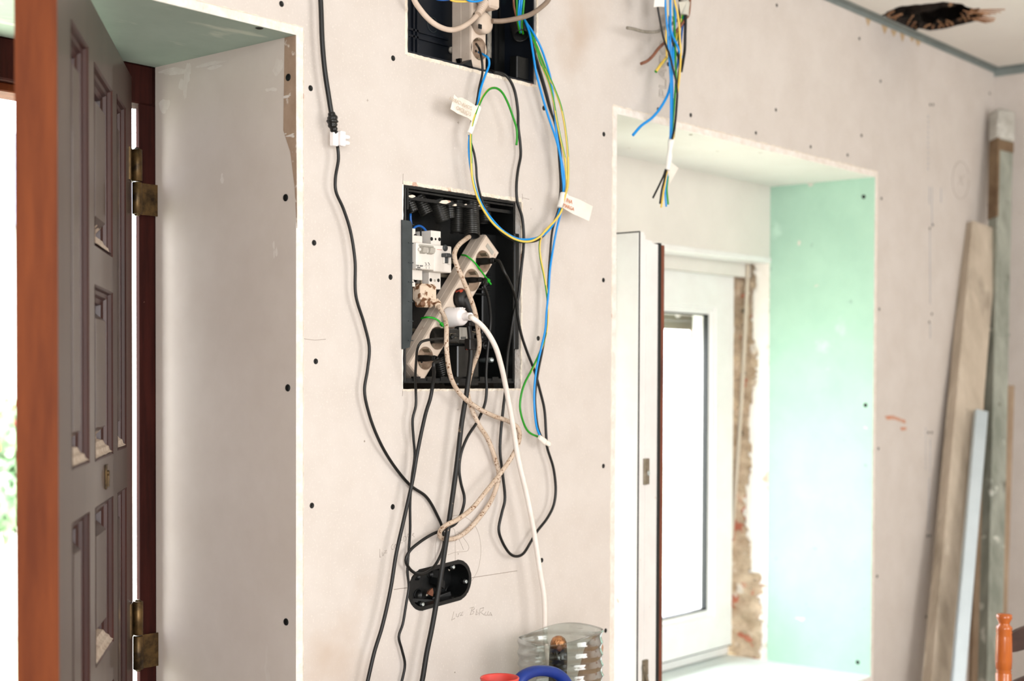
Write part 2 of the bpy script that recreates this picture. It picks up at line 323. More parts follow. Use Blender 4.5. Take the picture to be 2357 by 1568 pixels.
# board around the rounded hole of the oval switch box
ho = stadium(.085, .0385, 64, .0012); outer = []
for (x, z) in ho:
    dx, dz = x-OC[0], z-OC[1]; k = min(abs(((OVR[1] if dx > 0 else OVR[0])-OC[0])/(dx or 1e-9)), abs(((OVR[3] if dz > 0 else OVR[2])-OC[1])/(dz or 1e-9)))
    outer.append([OC[0]+dx*k, OC[1]+dz*k])
for cxn in ((OVR[0],OVR[2]),(OVR[1],OVR[2]),(OVR[0],OVR[3]),(OVR[1],OVR[3])):
    i = min(range(64), key=lambda q: (outer[q][0]-cxn[0])**2+(outer[q][1]-cxn[1])**2); outer[i] = list(cxn)
wb.add([(x,0,z) for x, z in ho]+[(x,0,z) for x, z in outer]+[(x,.0149,z) for x, z in ho], [(i,(i+1)%64,64+(i+1)%64,64+i) for i in range(64)], 0)
wb.add([(x,0,z) for x, z in ho]+[(x,.0149,z) for x, z in ho], [(i,(i+1)%64,64+(i+1)%64,64+i) for i in range(64)], 1)
wall = wb.build('wall_front', [M['board'], M['gyps']], kind='structure', label='beige unpainted plasterboard wall with dark screws and cut openings')

# reveals and soffits
def rbox(name, mats, *a): 
    b = MB(); x0, x1, y0, y1, z0, z1 = a; b.box(*a)
    b.mi = [0]*6
    if len(mats) > 1:
        for k, f in enumerate(b.f):
            ys = [b.v[i][1] for i in f]
            if max(ys) == min(ys): b.mi[k] = 1
    return b.build(name, [M[q] for q in mats], wall)
rbox('door_reveal', ('reveal','gyps'), -T, 0, 0, DEP, 0, HEAD+T)
rbox('door_reveal', ('reveal','gyps'), DX0-T, DX0, 0, DEP, 0, HEAD+T)
rbox('door_soffit', ('greens','gyps'), DX0, -T, .0001, DEP+.0001, HEAD, HEAD+T)
rbox('window_reveal', ('green','gyps'), WX1-T, WX1, 0, .3288, SILL-.02, HEAD+T)
rbox('window_reveal', ('white','gyps'), WX0, WX0+T, 0, .3288, SILL-.02, HEAD+T)
rbox('window_soffit', ('white','gyps'), WX0+T, WX1-T, .0001, .3288, HEAD, HEAD+T)
rbox('window_sill', ('sill','gyps'), WX0+T, WX1-T, -.004, .50, SILL-.02, SILL)
fb = MB(); fb.box(WX0+T, WX1, .3288, .343, 1.855, HEAD+T-.001); fb.build('shutter_box_panel', M['panel'], wall)
fb = MB(); fb.box(WX0+T, WX1-.01, .325, .40, 1.838, 1.855, 0, .003); fb.build('shutter_box_ledge', M['pvc'], wall)
fb = MB(); fb.box(WX0+T, WX1, .40, .43, 1.80, 1.87); fb.build('shutter_box_lip', M['panel'], wall)
# torn board edges: irregular strips of exposed plaster on the openings' edges and round the boxes
def torn_strip(pts, w_, n, nrm_out, name, mt, jit=.35, th=.0012, amp=None):
    """strip along polyline pts (x,z) with ragged sides, lying on the wall face"""
    p = np.array(pts, float); d = p[1]-p[0]; L = np.linalg.norm(d); d /= L; o = np.array(nrm_out, float)
    a = []; c = []
    for k in range(n+1):
        t = L*k/n; q = p[0]+d*t; a.append(q+o*(-w_*.12*rng.rand())); c.append(q+o*w_*(1-jit*rng.rand()))
    vs = [(x,-th*(.6+.8*rng.rand()),z) for x, z in a]+[(x,-th*.25,z) for x, z in c]+[(x,.001,z) for x, z in a]+[(x,.001,z) for x, z in c]; m_ = n+1
    fs = []
    for k in range(n): fs += [(k,k+1,m_+k+1,m_+k), (2*m_+k,2*m_+k+1,k+1,k), (m_+k,m_+k+1,3*m_+k+1,3*m_+k)]
    b = MB(); b.add(vs, fs); return b.build(name, mt, wall)
bx0, bx1, bz0, bz1 = BOX
torn_strip([(bx0,bz1),(bx1,bz1)], .0075, 60, (0,1), 'plaster_rim', M['torn'])
torn_strip([(bx0,bz0),(bx1,bz0)], .0045, 60, (0,-1), 'plaster_rim', M['torn'])
torn_strip([(bx1,bz0),(bx1,bz1)], .005, 60, (1,0), 'plaster_rim', M['torn'])
torn_strip([(bx0,bz1),(bx0,bz0)], .002, 40, (-1,0), 'plaster_rim', M['gyps'])
torn_strip([(UB[0],UB[2]),(UB[1],UB[2])], .007, 60, (0,-1), 'plaster_rim', M['torn'])
torn_strip([(UB[0],UB[2]-.004),(UB[0],UB[3])], .006, 50, (-1,0), 'plaster_rim', M['torn'])
torn_strip([(UB[1],UB[2]-.004),(UB[1],UB[3])], .006, 50, (1,0), 'plaster_rim', M['torn'])
torn_strip([(0,0),(0,HEAD+T)], .0022, 160, (1,0), 'torn_paper_edge', M['torn'], .9, .0008)
torn_strip([(-.9,HEAD+T),(0,HEAD+T)], .0025, 90, (0,1), 'torn_paper_edge', M['torn'], .9, .0008)
torn_strip([(WX0,SILL),(WX0,HEAD+T)], .0025, 120, (-1,0), 'torn_paper_edge', M['torn'], .9, .0008)
torn_strip([(WX0,HEAD+T),(WX1,HEAD+T)], .0030, 120, (0,1), 'torn_paper_edge', M['torn'], .9, .0008)
torn_strip([(WX1,SILL),(WX1,HEAD+T)], .0030, 120, (1,0), 'torn_paper_edge', M['torn'], .9, .0008)
# brown patch of torn paper along the edge of the door reveal (on plane x = -T)
pp = [(655,80),(652,300),(668,350),(678,430),(683,525),(684,525),(682,300),(680,72)]
b = MB(); b.add([PX(u,v,-T-.0006) for u,v in pp], [tuple(range(len(pp)))]); b.build('torn_paper_patch', M['brownpaper'], wall)
# inner masonry wall that the boards are fixed to (fills the depth of the wall, with the rough window jamb)
mb = grid_wall(-4.3, XC+.3, -.05, CEIL+.3, DEP+.0562, DEP+.12, [(DX0-.03, .16, -.06, HEAD-.0), (WX0-.02, WX1+.05, SILL-.08, 1.836)])
b = MB(); b.box(WX0-.05, WX0+T, .3288, .56, SILL-.1, 1.9); b.build('window_side_fill', M['mason'], wall)
mb.build('masonry', [M['mason'], M['mason']], wall)
# rough jamb with rubble and plaster at the window
nj, nk = 150, 26; vs = []; mi = []
zz = np.linspace(SILL-.01, 1.86, nj); yy = np.linspace(.3288, .56, nk)
edge = .392+.012*np.sin(zz*7)+.009*np.sin(zz*23+1)+rng.randn(nj)*.003
edge = np.where(zz < .92, .350+.008*rng.randn(nj), edge)
gx = rng.rand(60, 12)
for j in range(nj):
    for k in range(nk):
        rough_ = yy[k] > edge[j]
        gz, gy = zz[j]*28, yy[k]*34; c = gx[int(gz) % 60, int(gy) % 12]
        vs.append((2.0917+(.012+.016*c*abs(math.sin(gz*3.14))**.5 if rough_ else .0)+rng.randn()*.0012, yy[k], zz[j]))
fs = [(j*nk+k, j*nk+k+1, (j+1)*nk+k+1, (j+1)*nk+k) for j in range(nj-1) for k in range(nk-1)]
mi = [1 if yy[k]+.002 < edge[j] else 0 for j in range(nj-1) for k in range(nk-1)]
b = MB(); b.add(vs, fs, mi, True); b.build('rough_masonry_jamb', [M['rubble'], M['wplaster']], wall)
hp = [PX(u,v,2.078) for u,v in ((1722,592),(1718,700),(1708,900),(1696,1080),(1684,1240))]
MB().tube(hp, lambda t, L: .0062+.0009*math.sin(t*1200), 12, step=.0013).build('shutter_hose', M['strap'], label='thin beige corrugated hose hanging down the rough window jamb', cat='hose')

# plaster smears on the door reveal and the green board
M['smear'] = mat('thin_plaster_smear', (224,215,206), (214,203,193), 40, .9)
def smear(pts, name='plaster_smear', gx=-T-.0005, n=5):
    b = MB()
    for (u,v,w_,h_) in pts:
        for k in range(n):
            uu, vv = u+rng.randn()*w_*.25, v+rng.randn()*h_*.25; c = PX(uu,vv,gx-.00005*k); a_ = PX(uu+w_/2,vv,gx); e_ = PX(uu,vv-h_/2,gx); hy = abs(a_[1]-PX(uu,vv,gx)[1])*(.3+.5*rng.rand()); hz = abs(e_[2]-PX(uu,vv,gx)[2])*(.3+.5*rng.rand())
            m_ = 11; b.add([c+np.array([0,hy*math.cos(t)*(.7+.5*rng.rand()),hz*math.sin(t)*(.7+.5*rng.rand())]) for t in np.linspace(0,2*math.pi,m_+1)[:-1]],[tuple(range(m_))])
    b.build(name, M['smear'], wall)
smear([(400,165,70,14),(430,185,26,60),(500,150,80,12),(375,235,24,40)]); smear([(642,145,30,34)]); smear([(625,205,24,12)]); smear([(668,312,20,8),(660,222,24,6)], gx=-T-.0009); smear([(512,412,12,26)], n=3); smear([(632,590,8,40)], n=3)
smear([(1870,425,16,10),(1838,560,8,14),(1880,660,6,8)], gx=WX1-T-.0005, n=3); smear([(1840,1425,26,10),(1990,985,10,5)], gx=WX1-T-.0005, n=3)
# right wall, ceiling with a hole, floor
b = MB(); b.box(XC, XC+.1, -4.2, DEP+.16, 0, CEIL+.3); b.build('wall_right', M['board'], kind='structure')
hole = [(2028,36),(2050,22),(2075,14),(2110,11),(2135,8),(2170,4),(2190,6),(2215,9),(2222,15),(2240,20),(2254,18),(2250,30),(2262,36),(2250,48),(2225,54),(2195,62),(2160,68),(2140,71),(2115,66),(2105,72),(2075,58),(2050,46)]
hp = [PZ(u,v,CEIL) for u,v in hole]; hp = [np.array([p[0], min(p[1], -.002), p[2]]) for p in hp]
hx0, hx1, hy0, hy1 = 1.95, 2.45, -.32, 0.
hc = np.mean(hp, axis=0); hp = sorted(hp, key=lambda p: math.atan2(p[1]-hc[1], p[0]-hc[0]))
ring = []
for i in range(len(hp)):
    a, c = hp[i], hp[(i+1) % len(hp)]
    for t in (0, .33, .66): ring.append(a+(c-a)*t+np.array([rng.randn()*.002, min(0,rng.randn()*.002), 0]))
out = []
for p in ring:
    dx, dy = p[0]-hc[0], p[1]-hc[1]; k = min(abs(((hx1 if dx > 0 else hx0)-hc[0])/(dx or 1e-9)), abs(((hy1 if dy > 0 else hy0)-hc[1])/(dy or 1e-9))); out.append([hc[0]+dx*k, hc[1]+dy*k])
for c in ((hx0,hy0),(hx1,hy0),(hx0,hy1),(hx1,hy1)):
    i = min(range(len(out)), key=lambda q: (out[q][0]-c[0])**2+(out[q][1]-c[1])**2); out[i] = list(c)
n = len(ring); b = MB()
b.add([(p[0],p[1],CEIL) for p in ring]+[(q[0],q[1],CEIL) for q in out], [(i,n+i,n+(i+1)%n,(i+1)%n) for i in range(n)])
b.add([(p[0],p[1],CEIL) for p in ring]+[(p[0],p[1],CEIL+.02) for p in ring], [(i,(i+1)%n,n+(i+1)%n,n+i) for i in range(n)], 1)
x0, x1, y0, y1 = -4.2, XC+.2, -4.2, .6
for (xa,xb,ya,yb) in ((x0,hx0,y0,y1),(hx1,x1,y0,y1),(hx0,hx1,y0,hy0),(hx0,hx1,hy1,y1)):
    b.add([(xa,ya,CEIL),(xb,ya,CEIL),(xb,yb,CEIL),(xa,yb,CEIL)], [(0,3,2,1)])
b.add([(x0,y0,CEIL+.4),(x1,y0,CEIL+.4),(x1,y1,CEIL+.4),(x0,y1,CEIL+.4)], [(0,1,2,3)])
for e in (((x0,y0),(x1,y0)),((x1,y0),(x1,y1)),((x1,y1),(x0,y1)),((x0,y1),(x0,y0))): b.add([(*e[0],CEIL),(*e[1],CEIL),(*e[1],CEIL+.4),(*e[0],CEIL+.4)], [(0,1,2,3)])
ceiling = b.build('ceiling', [M['ceil'], M['rot']], kind='structure')
# inside the hole: rotten lath and beam
b = MB(); nx, ny = 26, 14; vs = []
for i in range(nx):
    for j in range(ny):
        x = hx0+.02+(hx1-hx0-.04)*i/(nx-1); y = hy0+.02+(hy1-hy0-.01)*j/(ny-1); vs.append((x, y, CEIL+.05+.03*rng.rand()+.02*math.sin(x*30)))
b.add(vs, [(i*ny+j,(i+1)*ny+j,(i+1)*ny+j+1,i*ny+j+1) for i in range(nx-1) for j in range(ny-1)], 0, True); b.build('rotten_beam_underside', M['rot'], ceiling)
b = MB()
for k in range(34):
    q = ring[rng.randint(n)]; inw = (hc-q)*(.08+.22*rng.rand()); a = q+np.array([0,0,.004]); e = q+inw+np.array([rng.randn()*.01, rng.randn()*.01, .004+.02*rng.rand()])
    b.tube([a, (a+e)/2+np.array([0,0,.003]), e], .0016+.0012*rng.rand(), 5, step=.02)
for k in range(16):
    q = PZ(2215+rng.rand()*40, 22+rng.rand()*26, CEIL); e = q+np.array([.03+.03*rng.rand(), .02*rng.randn()-.03, -.004]); b.tube([q, (q+e)/2, e], .0014, 5, step=.02)
b.build('splintered_edge', M['splint'], ceiling)
b = MB(); b.box(-4.2, XC+.2, -4.2, .6, -.08, 0); b.build('floor', M['floor'], kind='structure')
b = MB(); b.box(-4.2, XC+.1, -4.3, -4.2, 0, CEIL); b.build('wall_rear', M['board'], kind='structure')
b = MB(); b.box(-4.2, -4.1, -4.2, .6, 0, CEIL); b.build('wall_left', M['board'], kind='structure')
b = MB(); b.box(-2.6, XC-.0, -.002, -.0005, CEIL-.014, CEIL); b.box(-2.6, XC, -.022, -.001, CEIL-.002, CEIL-.0005); b.build('trim_1', M['galv'], kind='structure')
b = MB(); b.box(XC-.0022, XC-.0005, -4.1, -.0, CEIL-.026, CEIL); b.box(XC-.022, XC-.001, -4.1, 0, CEIL-.002, CEIL-.0005); b.build('trim_2', M['galv'], kind='structure')
# tan drips on the wall below the channel
b = MB()
for (u, v, w_, h_) in ((1998,44,13,18),(2036,62,15,18),(2057,72,15,14),(2077,80,12,18),(2099,86,12,12),(2113,92,16,16),(1928,6,6,6)):
    pts = [P(u-w_/2,v-h_*.35,-.0007), P(u+w_/2,v+h_*.05,-.0007), P(u+w_*.25,v+h_*.6,-.0007), P(u,v+h_*.95,-.0007), P(u-w_*.25,v+h_*.4,-.0007)]
    b.add(pts, [(0,1,2,3,4)])
b.build('plaster_drip', M['stain'], wall)

# ------------------------------------------------------------------ screws in the wall, marks, print
def screw(p, nrm, r=.0043, parent=wall, mt='blackscrew'):
    nrm = np.array(nrm, float); b = MB(); b.lathe(p, nrm, [(r*1.12,-.0005),(r*1.08,.0002),(r*.9,.0008),(r*.75,.0003),(r*.2,-.0002)], 14)
    b.build('screw_head', M[mt], parent)
for u, v in [(648,9),(715,203),(905,134),(723,559),(899,638),(727,832),(718,1164),(904,1167),(1252,249),(1390,309),(1389,645),(1239,779),(1389,1073),(1247,1290),(1394,1452),(1515,252),(1590,265),(1538,148),(1740,306),(1866,338),(1951,357),(1983,312),(1788,12),(1786,253),(1978,89),(2027,187),(2141,241),(2148,241),(2029,457),(2140,526),(2147,518),(2024,712),(2145,723),(2139,742),(2137,996),(2145,996),(2022,1033),(2135,1234),(2141,1234),(2019,1327),(2132,1420),(2278,215),(2274,472)]:
    big = u < 1700; screw(P(u, v, -.0002), (0,-1,0), .0045 if big else .0040)
for u, v in [(663,178),(657,455),(662,893),(658,1432),(600,62)]:
    if u == 600: continue
    screw(PX(u, v, -T-.0011), (-1,0,0), .0055)
for u, v in [(1988,453),(1992,933),(1974,1525)]: screw(PX(u, v, WX1-T-.0002), (-1,0,0), .0055)
screw(PZ(597, 65, HEAD-.0002), (0,0,-1), .006); screw(PZ(1590, 310, HEAD-.0002), (0,0,-1), .004, mt='fitting')
b = MB()
for u, v, r in [(839,1016,.0018),(1204,538,.001),(1047,1548,.0015),(1222,481,.001)]: b.lathe(P(u,v,0), (0,-1,0), [(r,0),(r*.8,.0004)], 8)
b.build('speck', M['ink'], wall)
def H(x, y): return (850+x/5.808, 1170+y/5.808)
def strokes(lst, r=.00042, f=lambda p: p, smooth=True, off=.0002):
    b = MB()
    for s_ in lst:
        pts = [P(*f(p), -off) for p in s_]; b.tube(pts, r, 5, step=.004, spl=smooth and len(pts) > 2)
    return b
strokes([[(330,1087),(505,1065)],[(1370,930),(1600,895),(1975,838)]], .0006, lambda p: H(*p)).build('pencil_line', M['ink'], wall)
strokes([[(885,700),(880,560),(915,360),(985,215),(1120,105),(1200,98),(1300,130),(1400,215),(1465,350),(1490,500),(1490,620),(1450,830),(1370,975)],[(1150,330),(1150,710)],[(1200,415),(1260,555)],[(1160,320),(1185,318),(1290,440),(1332,520),(1320,565),(1250,582),(1150,590),(1050,625)],[(1180,610),(1198,612)],[(1188,598),(1190,625)],[(1115,262),(1140,290),(1145,340)],[(975,680),(935,700),(925,725),(950,745)]], .00032, lambda p: H(*p)).build('pencil_arc', M['ink'], wall)
strokes([[(1130,1385),(1118,1440),(1100,1500),(1145,1470)],[(1165,1410),(1165,1450),(1185,1455),(1205,1405)],[(1210,1402),(1255,1385),(1215,1440),(1250,1430)],[(1380,1330),(1350,1420)],[(1345,1338),(1395,1322),(1405,1345),(1372,1372),(1400,1382),(1385,1415),(1345,1425)],[(1437,1352),(1425,1432)],[(1437,1388),(1468,1402),(1428,1428)],[(1482,1345),(1470,1432)],[(1482,1345),(1530,1330),(1522,1365),(1485,1390),(1540,1432)],[(1562,1385),(1542,1412),(1556,1435),(1576,1430)],[(1592,1378),(1576,1430),(1596,1432)],[(1640,1440),(1620,1395),(1595,1432),(1636,1425)]], .0004, lambda p: H(*p), False).build('pencil_writing', M['ink'], wall)
strokes([[(140,545),(142,660),(160,650)],[(172,590),(176,640),(192,635),(200,585)],[(205,572),(230,560),(208,608),(236,596)],[(318,480),(292,510),(298,552),(322,550)],[(352,482),(335,510),(345,545),(366,520),(352,482)],[(420,400),(414,466),(445,462)],[(418,432),(440,424)],[(455,385),(460,448),(492,425),(500,395),(480,376),(455,385)],[(515,345),(508,380),(530,395),(545,360),(515,345)],[(575,372),(580,338),(596,335),(582,362),(602,385)]], .00034, lambda p: H(*p), False).build('pencil_writing', M['ink'], wall)
for cxy in ((1055,282),(1054,943),(846,231)): strokes([[(cxy[0]-2.4,cxy[1]),(cxy[0]+2.4,cxy[1]+.4)],[(cxy[0],cxy[1]-3),(cxy[0],cxy[1]+3)]], .0003).build('pencil_cross', M['ink'], wall)
strokes([[(700,780),(725,783),(750,781)],[(1203,455),(1218,459)],[(1202,446),(1203,459)],[(928,400),(927,424)],[(927,900),(926,912)]], .0004).build('pencil_line', M['ink'], wall)
strokes([[(2211+19*math.cos(a*.35), 415+43*math.sin(a*.35)) for a in range(18)],[(2205,426),(2212,412),(2219,404)],[(2207,404),(2212,414),(2215,428)]], .0007).build('pencil_circle', M['ink'], wall)
b = strokes([[(2136,265+k*12),(2137,272+k*12)] for k in range(11)]+[[(2139,430),(2139,470)],[(2145,430),(2145,520)],[(2166,432),(2166,466)],[(2140,530),(2141,700)],[(2141,745),(2141,780)],[(2141,1010),(2140,1090)],[(2139,1100),(2137,1220)]]+[[(2130,985+k*10),(2132,991+k*10)] for k in range(10)], .0009); b.build('faded_print', M['bluei'], wall)
b = MB(); q = [(2036,958),(2055,956),(2085,968),(2084,976),(2060,966),(2040,966)]; b.add([P(u,v,-.0006) for u,v in q], [tuple(range(6))]); q = [(2072,984),(2087,983),(2086,991),(2074,991)]; b.add([P(u,v,-.0006) for u,v in q], [(0,1,2,3)]); b.build('orange_smear', M['orange'], wall)
pa, pb = P(1533, 229, -.0006), P(1533, 80, -.0006); sz = .040
text_part('printed_lettering', 'PLACO BA', sz, pa, (0,0,1), (-1,0,0), M['printi'], wall, outline=.0005)

# ------------------------------------------------------------------ door 1
door = empty('door_1', (-.07, .372, 0), 'dark brown wooden panelled door standing open in the doorway', None, None, 'structure')
fr = MB()
FY0, FY1 = DEP+.0005, DEP+.056
fr.box(-T-.003, .17, FY0+.005, FY1, 0, HEAD, 0, .001); fr.box(-T-.034, -T+.0, FY0, FY0+.0045, 0, HEAD-.0705, 0, .001)
fr.box(DX0-.1, DX0+.055, FY0, FY1, 0, HEAD, 0, .003); fr.box(DX0+.055, -T-.003, FY0, FY1, HEAD-.07, HEAD, 0, .003)
fr.build('door_frame', M['mah'], door)
b = MB(); b.box(DX0+.055, -T-.055, FY0+.02, FY1+.03, HEAD-.085, HEAD-.07, 0, .002); b.build('head_highlight', M['oak'], door)  # orange-brown strip standing in for the highlight under the frame head
HX, HY = -.0648, .384; dd = np.array([math.cos(math.radians(-131)), math.sin(math.radians(-131)), 0]); nn = np.array([.7547, -.6561, 0])
def DL(h, z, n_): return np.array([HX, HY, 0])+dd*h+nn*n_+np.array([0,0,z])
DW, DT, ZT = .822, .050, 2.035
cols = [(.098,.222),(.283,.492),(.554,.712)]
body = MB()
def dbox(h0, h1, z0, z1, n0=-DT, n1=0, bb=body, mi=0): bb.obox(DL((h0+h1)/2, (z0+z1)/2, (n0+n1)/2), (dd, nn, (0,0,1)), ((h1-h0)/2, (n1-n0)/2, (z1-z0)/2), mi)
dbox(0.002, .098, .01, ZT); dbox(.712, DW-.0006, .01, ZT)
for h0, h1 in ((.222,.283),(.492,.554)): dbox(h0, h1, .01, ZT)
side_rows = [(1.378,1.962),(.55,1.309)]; mid_rows = [(1.690,1.955),(1.376,1.634),(1.075,1.309),(.76,1.015),(.42,.70)]
rows = {0: side_rows+[(.12,.48)], 1: mid_rows+[(.12,.36)], 2: side_rows+[(.12,.48)]}
leaf = None
for ci, (h0, h1) in enumerate(cols):
    zs = sorted(rows[ci]); edges = [.01]+[z for r_ in zs for z in r_]+[ZT]
    for k in range(0, len(edges), 2): dbox(h0, h1, edges[k], edges[k+1])
leafo = body.build('door_leaf', M['leaf'], door)
b = MB(); dbox(DW-.0006, DW+.0004, .01, ZT, -DT, 0, b); b.build('leaf_edge', M['oak'], leafo)
prof = [(0,.0005),(.003,-.002),(.005,-.007),(.011,-.008),(.014,-.013),(.021,-.016),(.023,-.026),(.030,-.026)]
for ci, (h0, h1) in enumerate(cols):
    for (z0, z1) in rows[ci]:
        b = MB(); vs = []
        for ins, n_ in prof: vs += [DL(h0+ins,z0+ins,n_), DL(h1-ins,z0+ins,n_), DL(h1-ins,z1-ins,n_), DL(h0+ins,z1-ins,n_)]
        fs = [(i*4+k, i*4+(k+1) % 4, (i+1)*4+(k+1) % 4, (i+1)*4+k) for i in range(len(prof)-1) for k in range(4)]
        b.add(vs, fs); b.build('moulding', M['mould'], leafo)
        b = MB(); vs = []
        for ins, n_ in [(.030,-.026),(.032,-.026),(.048,-.005)]: vs += [DL(h0+ins,z0+ins,n_), DL(h1-ins,z0+ins,n_), DL(h1-ins,z1-ins,n_), DL(h0+ins,z1-ins,n_)]
        fs = [(i*4+k, i*4+(k+1) % 4, (i+1)*4+(k+1) % 4, (i+1)*4+k) for i in range(2) for k in range(4)]+[(8,9,10,11)]
        b.add(vs, fs); dbox(h0, h1, z0, z1, -.035, -.026, b); b.build('raised_panel', M['leaf'], leafo)
        if z0 > 1. :
            b = MB(); L_ = h1-h0; nseg = 16; vs = []
            pr = [(.002,-.0005),(.005,-.005),(.011,-.006),(.014,-.011),(.021,-.014),(.023,-.023),(.031,-.023),(.040,-.013)]
            for k in range(nseg+1):
                for ins, n_ in pr:
                    e = min(max(k/nseg, 0), 1); h = (h0+min(ins,.05))+(L_-2*min(ins,.05))*e; vs.append(DL(h, z0+ins+.0022+.0012*rng.rand(), n_+.0006))
            m_ = len(pr); fs = [(k*m_+i,k*m_+i+1,(k+1)*m_+i+1,(k+1)*m_+i) for k in range(nseg) for i in range(m_-1)]
            b.add(vs, fs); b.build('dust_layer', M['dust'], leafo, kind='stuff')
b = MB(); b.obox(DL(.374,1.346,.0015), (dd,nn,(0,0,1)), (.010,.0015,.019), 0, .001); b.lathe(DL(.374,1.352,.001), nn, [(.0045,0),(.0045,.004),(.003,.005)], 12); b.obox(DL(.374,1.340,.004), (dd,nn,(0,0,1)), (.002,.002,.009)); b.build('keyhole_plate', M['hinge'], leafo)
for z0, z1 in ((1.79,1.905),(.974,1.097)):
    px = P(316, 400, .370); c = (px[0], .370, 0); zm = (z0+z1)/2; b = MB()
    for a, e in ((z0, zm-.001), (zm+.001, z1)): b.lathe((c[0], c[1], a), (0,0,1), [(.0075,0),(.009,.001),(.009,e-a-.001),(.0075,e-a)], 18)
    b.lathe((c[0],c[1],z0-.003), (0,0,1), [(.004,0),(.006,.003)], 12); b.lathe((c[0],c[1],z1), (0,0,1), [(.006,0),(.004,.003)], 12)
    b.box(c[0]-.001, -T-.0035, c[1]+.002, c[1]+.0045, z0, zm-.001); b.obox(DL(.02, (zm+z1)/2, .001), (dd,nn,(0,0,1)), (.022,.0012,(z1-zm)/2)); b.build('hinge', M['hinge'], door)

# ------------------------------------------------------------------ window 1
win = empty('window_1', (1.48, .46, SILL), 'white plastic casement window with one sash swung open into the room', None, None, 'structure')
WY0, WY1 = .455, .525; xL, xR, zB, zTp = WX0+.0, 2.085, SILL+.005, 1.836
b = MB(); b.box(xL, xL+.045, WY0, WY1, zB, zTp, 0, .003); b.box(xR-.03, xR, WY0, WY1, zB, zTp, 0, .003); b.box(xL+.045, xR-.03, WY0, WY1, zTp-.03, zTp, 0, .003); b.box(xL+.045, xR-.03, WY0, WY1, zB, zB+.03, 0, .003); b.build('window_frame', M['pvc'], win)
# closed sash
def sash(x0, x1, z0, z1, T_, parent, name='sash', fw_=.078, th=.088, hk=.35):
    """sash built flat (x to the side, y through the thickness, inside face y=0); T_ maps it into place"""
    r_ = empty(name, T_(x0, 0, z0)); r_.parent = parent; r_.location = tuple(np.array(T_(x0,0,z0))-np.array(WL[parent.name]))
    b = MB()
    def loft(prof, bb, mi=0):
        vs = []
        for ins, y in prof:
            hi_ = ins if ins > .03 else ins*hk
            vs += [T_(x0+hi_,y,z0+ins), T_(x1-hi_,y,z0+ins), T_(x1-hi_,y,z1-ins), T_(x0+hi_,y,z1-ins)]
        bb.add(vs, [(i*4+k, i*4+(k+1) % 4, (i+1)*4+(k+1) % 4, (i+1)*4+k) for i in range(len(prof)-1) for k in range(4)], mi)
    loft([(.022,th),(.020,th*.7),(.016,th*.68),(.014,.030),(.006,.029),(.006,.022),(0,.022),(0,.003),(.003,0),(fw_-.022,0),(fw_-.020,.006),(fw_-.010,.006),(fw_-.008,.012),(fw_,.014),(fw_,th+.018),(fw_-.012,th+.026)], b); b.build('sash_profile', M['pvc'], r_)
    b = MB(); loft([(fw_-.001,.013),(fw_+.003,.014),(fw_+.003,.03)], b); b.build('glazing_gasket', M['gasket'], r_)
    b = MB(); loft([(.007,.006),(-.0012,.0060),(-.0012,.0015),(.006,.0015)], b); b.build('seal_gasket', M['gasket'], r_)
    b = MB(); loft([(.022,th-.002),(.018,th+.0015),(.018,th+.010),(.024,th+.012)], b); b.build('seal_gasket', M['gasket'], r_)
    b = MB(); loft([(.022,th+.0105),(.022,th+.024),(.029,th+.026),(fw_-.012,th+.026)], b); b.build('outer_cladding', M['foil'], r_)
    b = MB(); q = [T_(x,y,z) for y in (.024,.028) for x, z in ((x0+fw_,z0+fw_),(x1-fw_,z0+fw_),(x1-fw_,z1-fw_),(x0+fw_,z1-fw_))]; b.add(q, [(0,1,2,3),(7,6,5,4)]); b.build('glass_pane', M['glass'], r_)
    return r_
sx1 = 2.047
sash(1.46, sx1+.005, .712, 1.803, lambda x,y,z: np.array([x, .425+y, z]), win, fw_=.118, th=.048)
# open sash: hinged at the near jamb, its closing edge swung out to the wall face
pe = P(1468, 900, .02)
ox, oy = pe[0], .02
an = math.radians(93)      # direction from hinge towards closing edge is about -y
ddx, ddy = math.cos(math.radians(-90)), math.sin(math.radians(-90))
ex = np.array([ddx, ddy, 0]); nx_ = np.array([-ddy, ddx, 0])      # nx_: from inside face to outside face (+x)
SW = .46
def TO(x, y, z): return np.array([ox, oy, 0])+ex*(x-SW)+nx_*y+np.array([0,0,z])
osash = sash(0, SW, .700, 1.822, TO, win, 'open_sash')
# espagnolette strip and fittings on the closing edge
b = MB(); c = TO(SW-.0045, .040, 1.25); b.obox(TO(SW-.0048,.045,1.255), (ex,nx_,(0,0,1)), (.0012,.010,.52)); b.build('lock_strip', M['pvc'], osash)
def edge_fit(u, v0, v1, name):
    a = P(u, v0, oy); c = P(u, v1, oy); zc = (a[2]+c[2])/2; hh_ = abs(a[2]-c[2])/2; b = MB()
    yc = .022+.0115
    b.obox(TO(SW-.0005, yc, zc), (ex,nx_,(0,0,1)), (.0035,.010,hh_), 0, .001); b.lathe(TO(SW+.002, yc+.004, zc-.004), ex, [(.0055,0),(.0055,.002),(.003,.0025),(.001,.001)], 14, 1)
    return b, zc, yc, hh_
b, zc, yc, hh_ = edge_fit(1483, 1056, 1116, 'a'); b.obox(TO(SW+.004, yc-.006, zc), (ex,nx_,(0,0,1)), (.002,.003,hh_*.98)); b.build('lock_striker', [M['fitting'], M['screwm']], osash)
b, zc, yc, hh_ = edge_fit(1482, 1520, 1590, 'b'); b.obox(TO(SW+.006, yc-.002, zc-.006), (ex,nx_*.9+np.array([0,0,.35]),np.array([0,0,1])-nx_*.35), (.002,.0035,.03)); b.build('lock_striker', [M['fitting'], M['screwm']], osash)
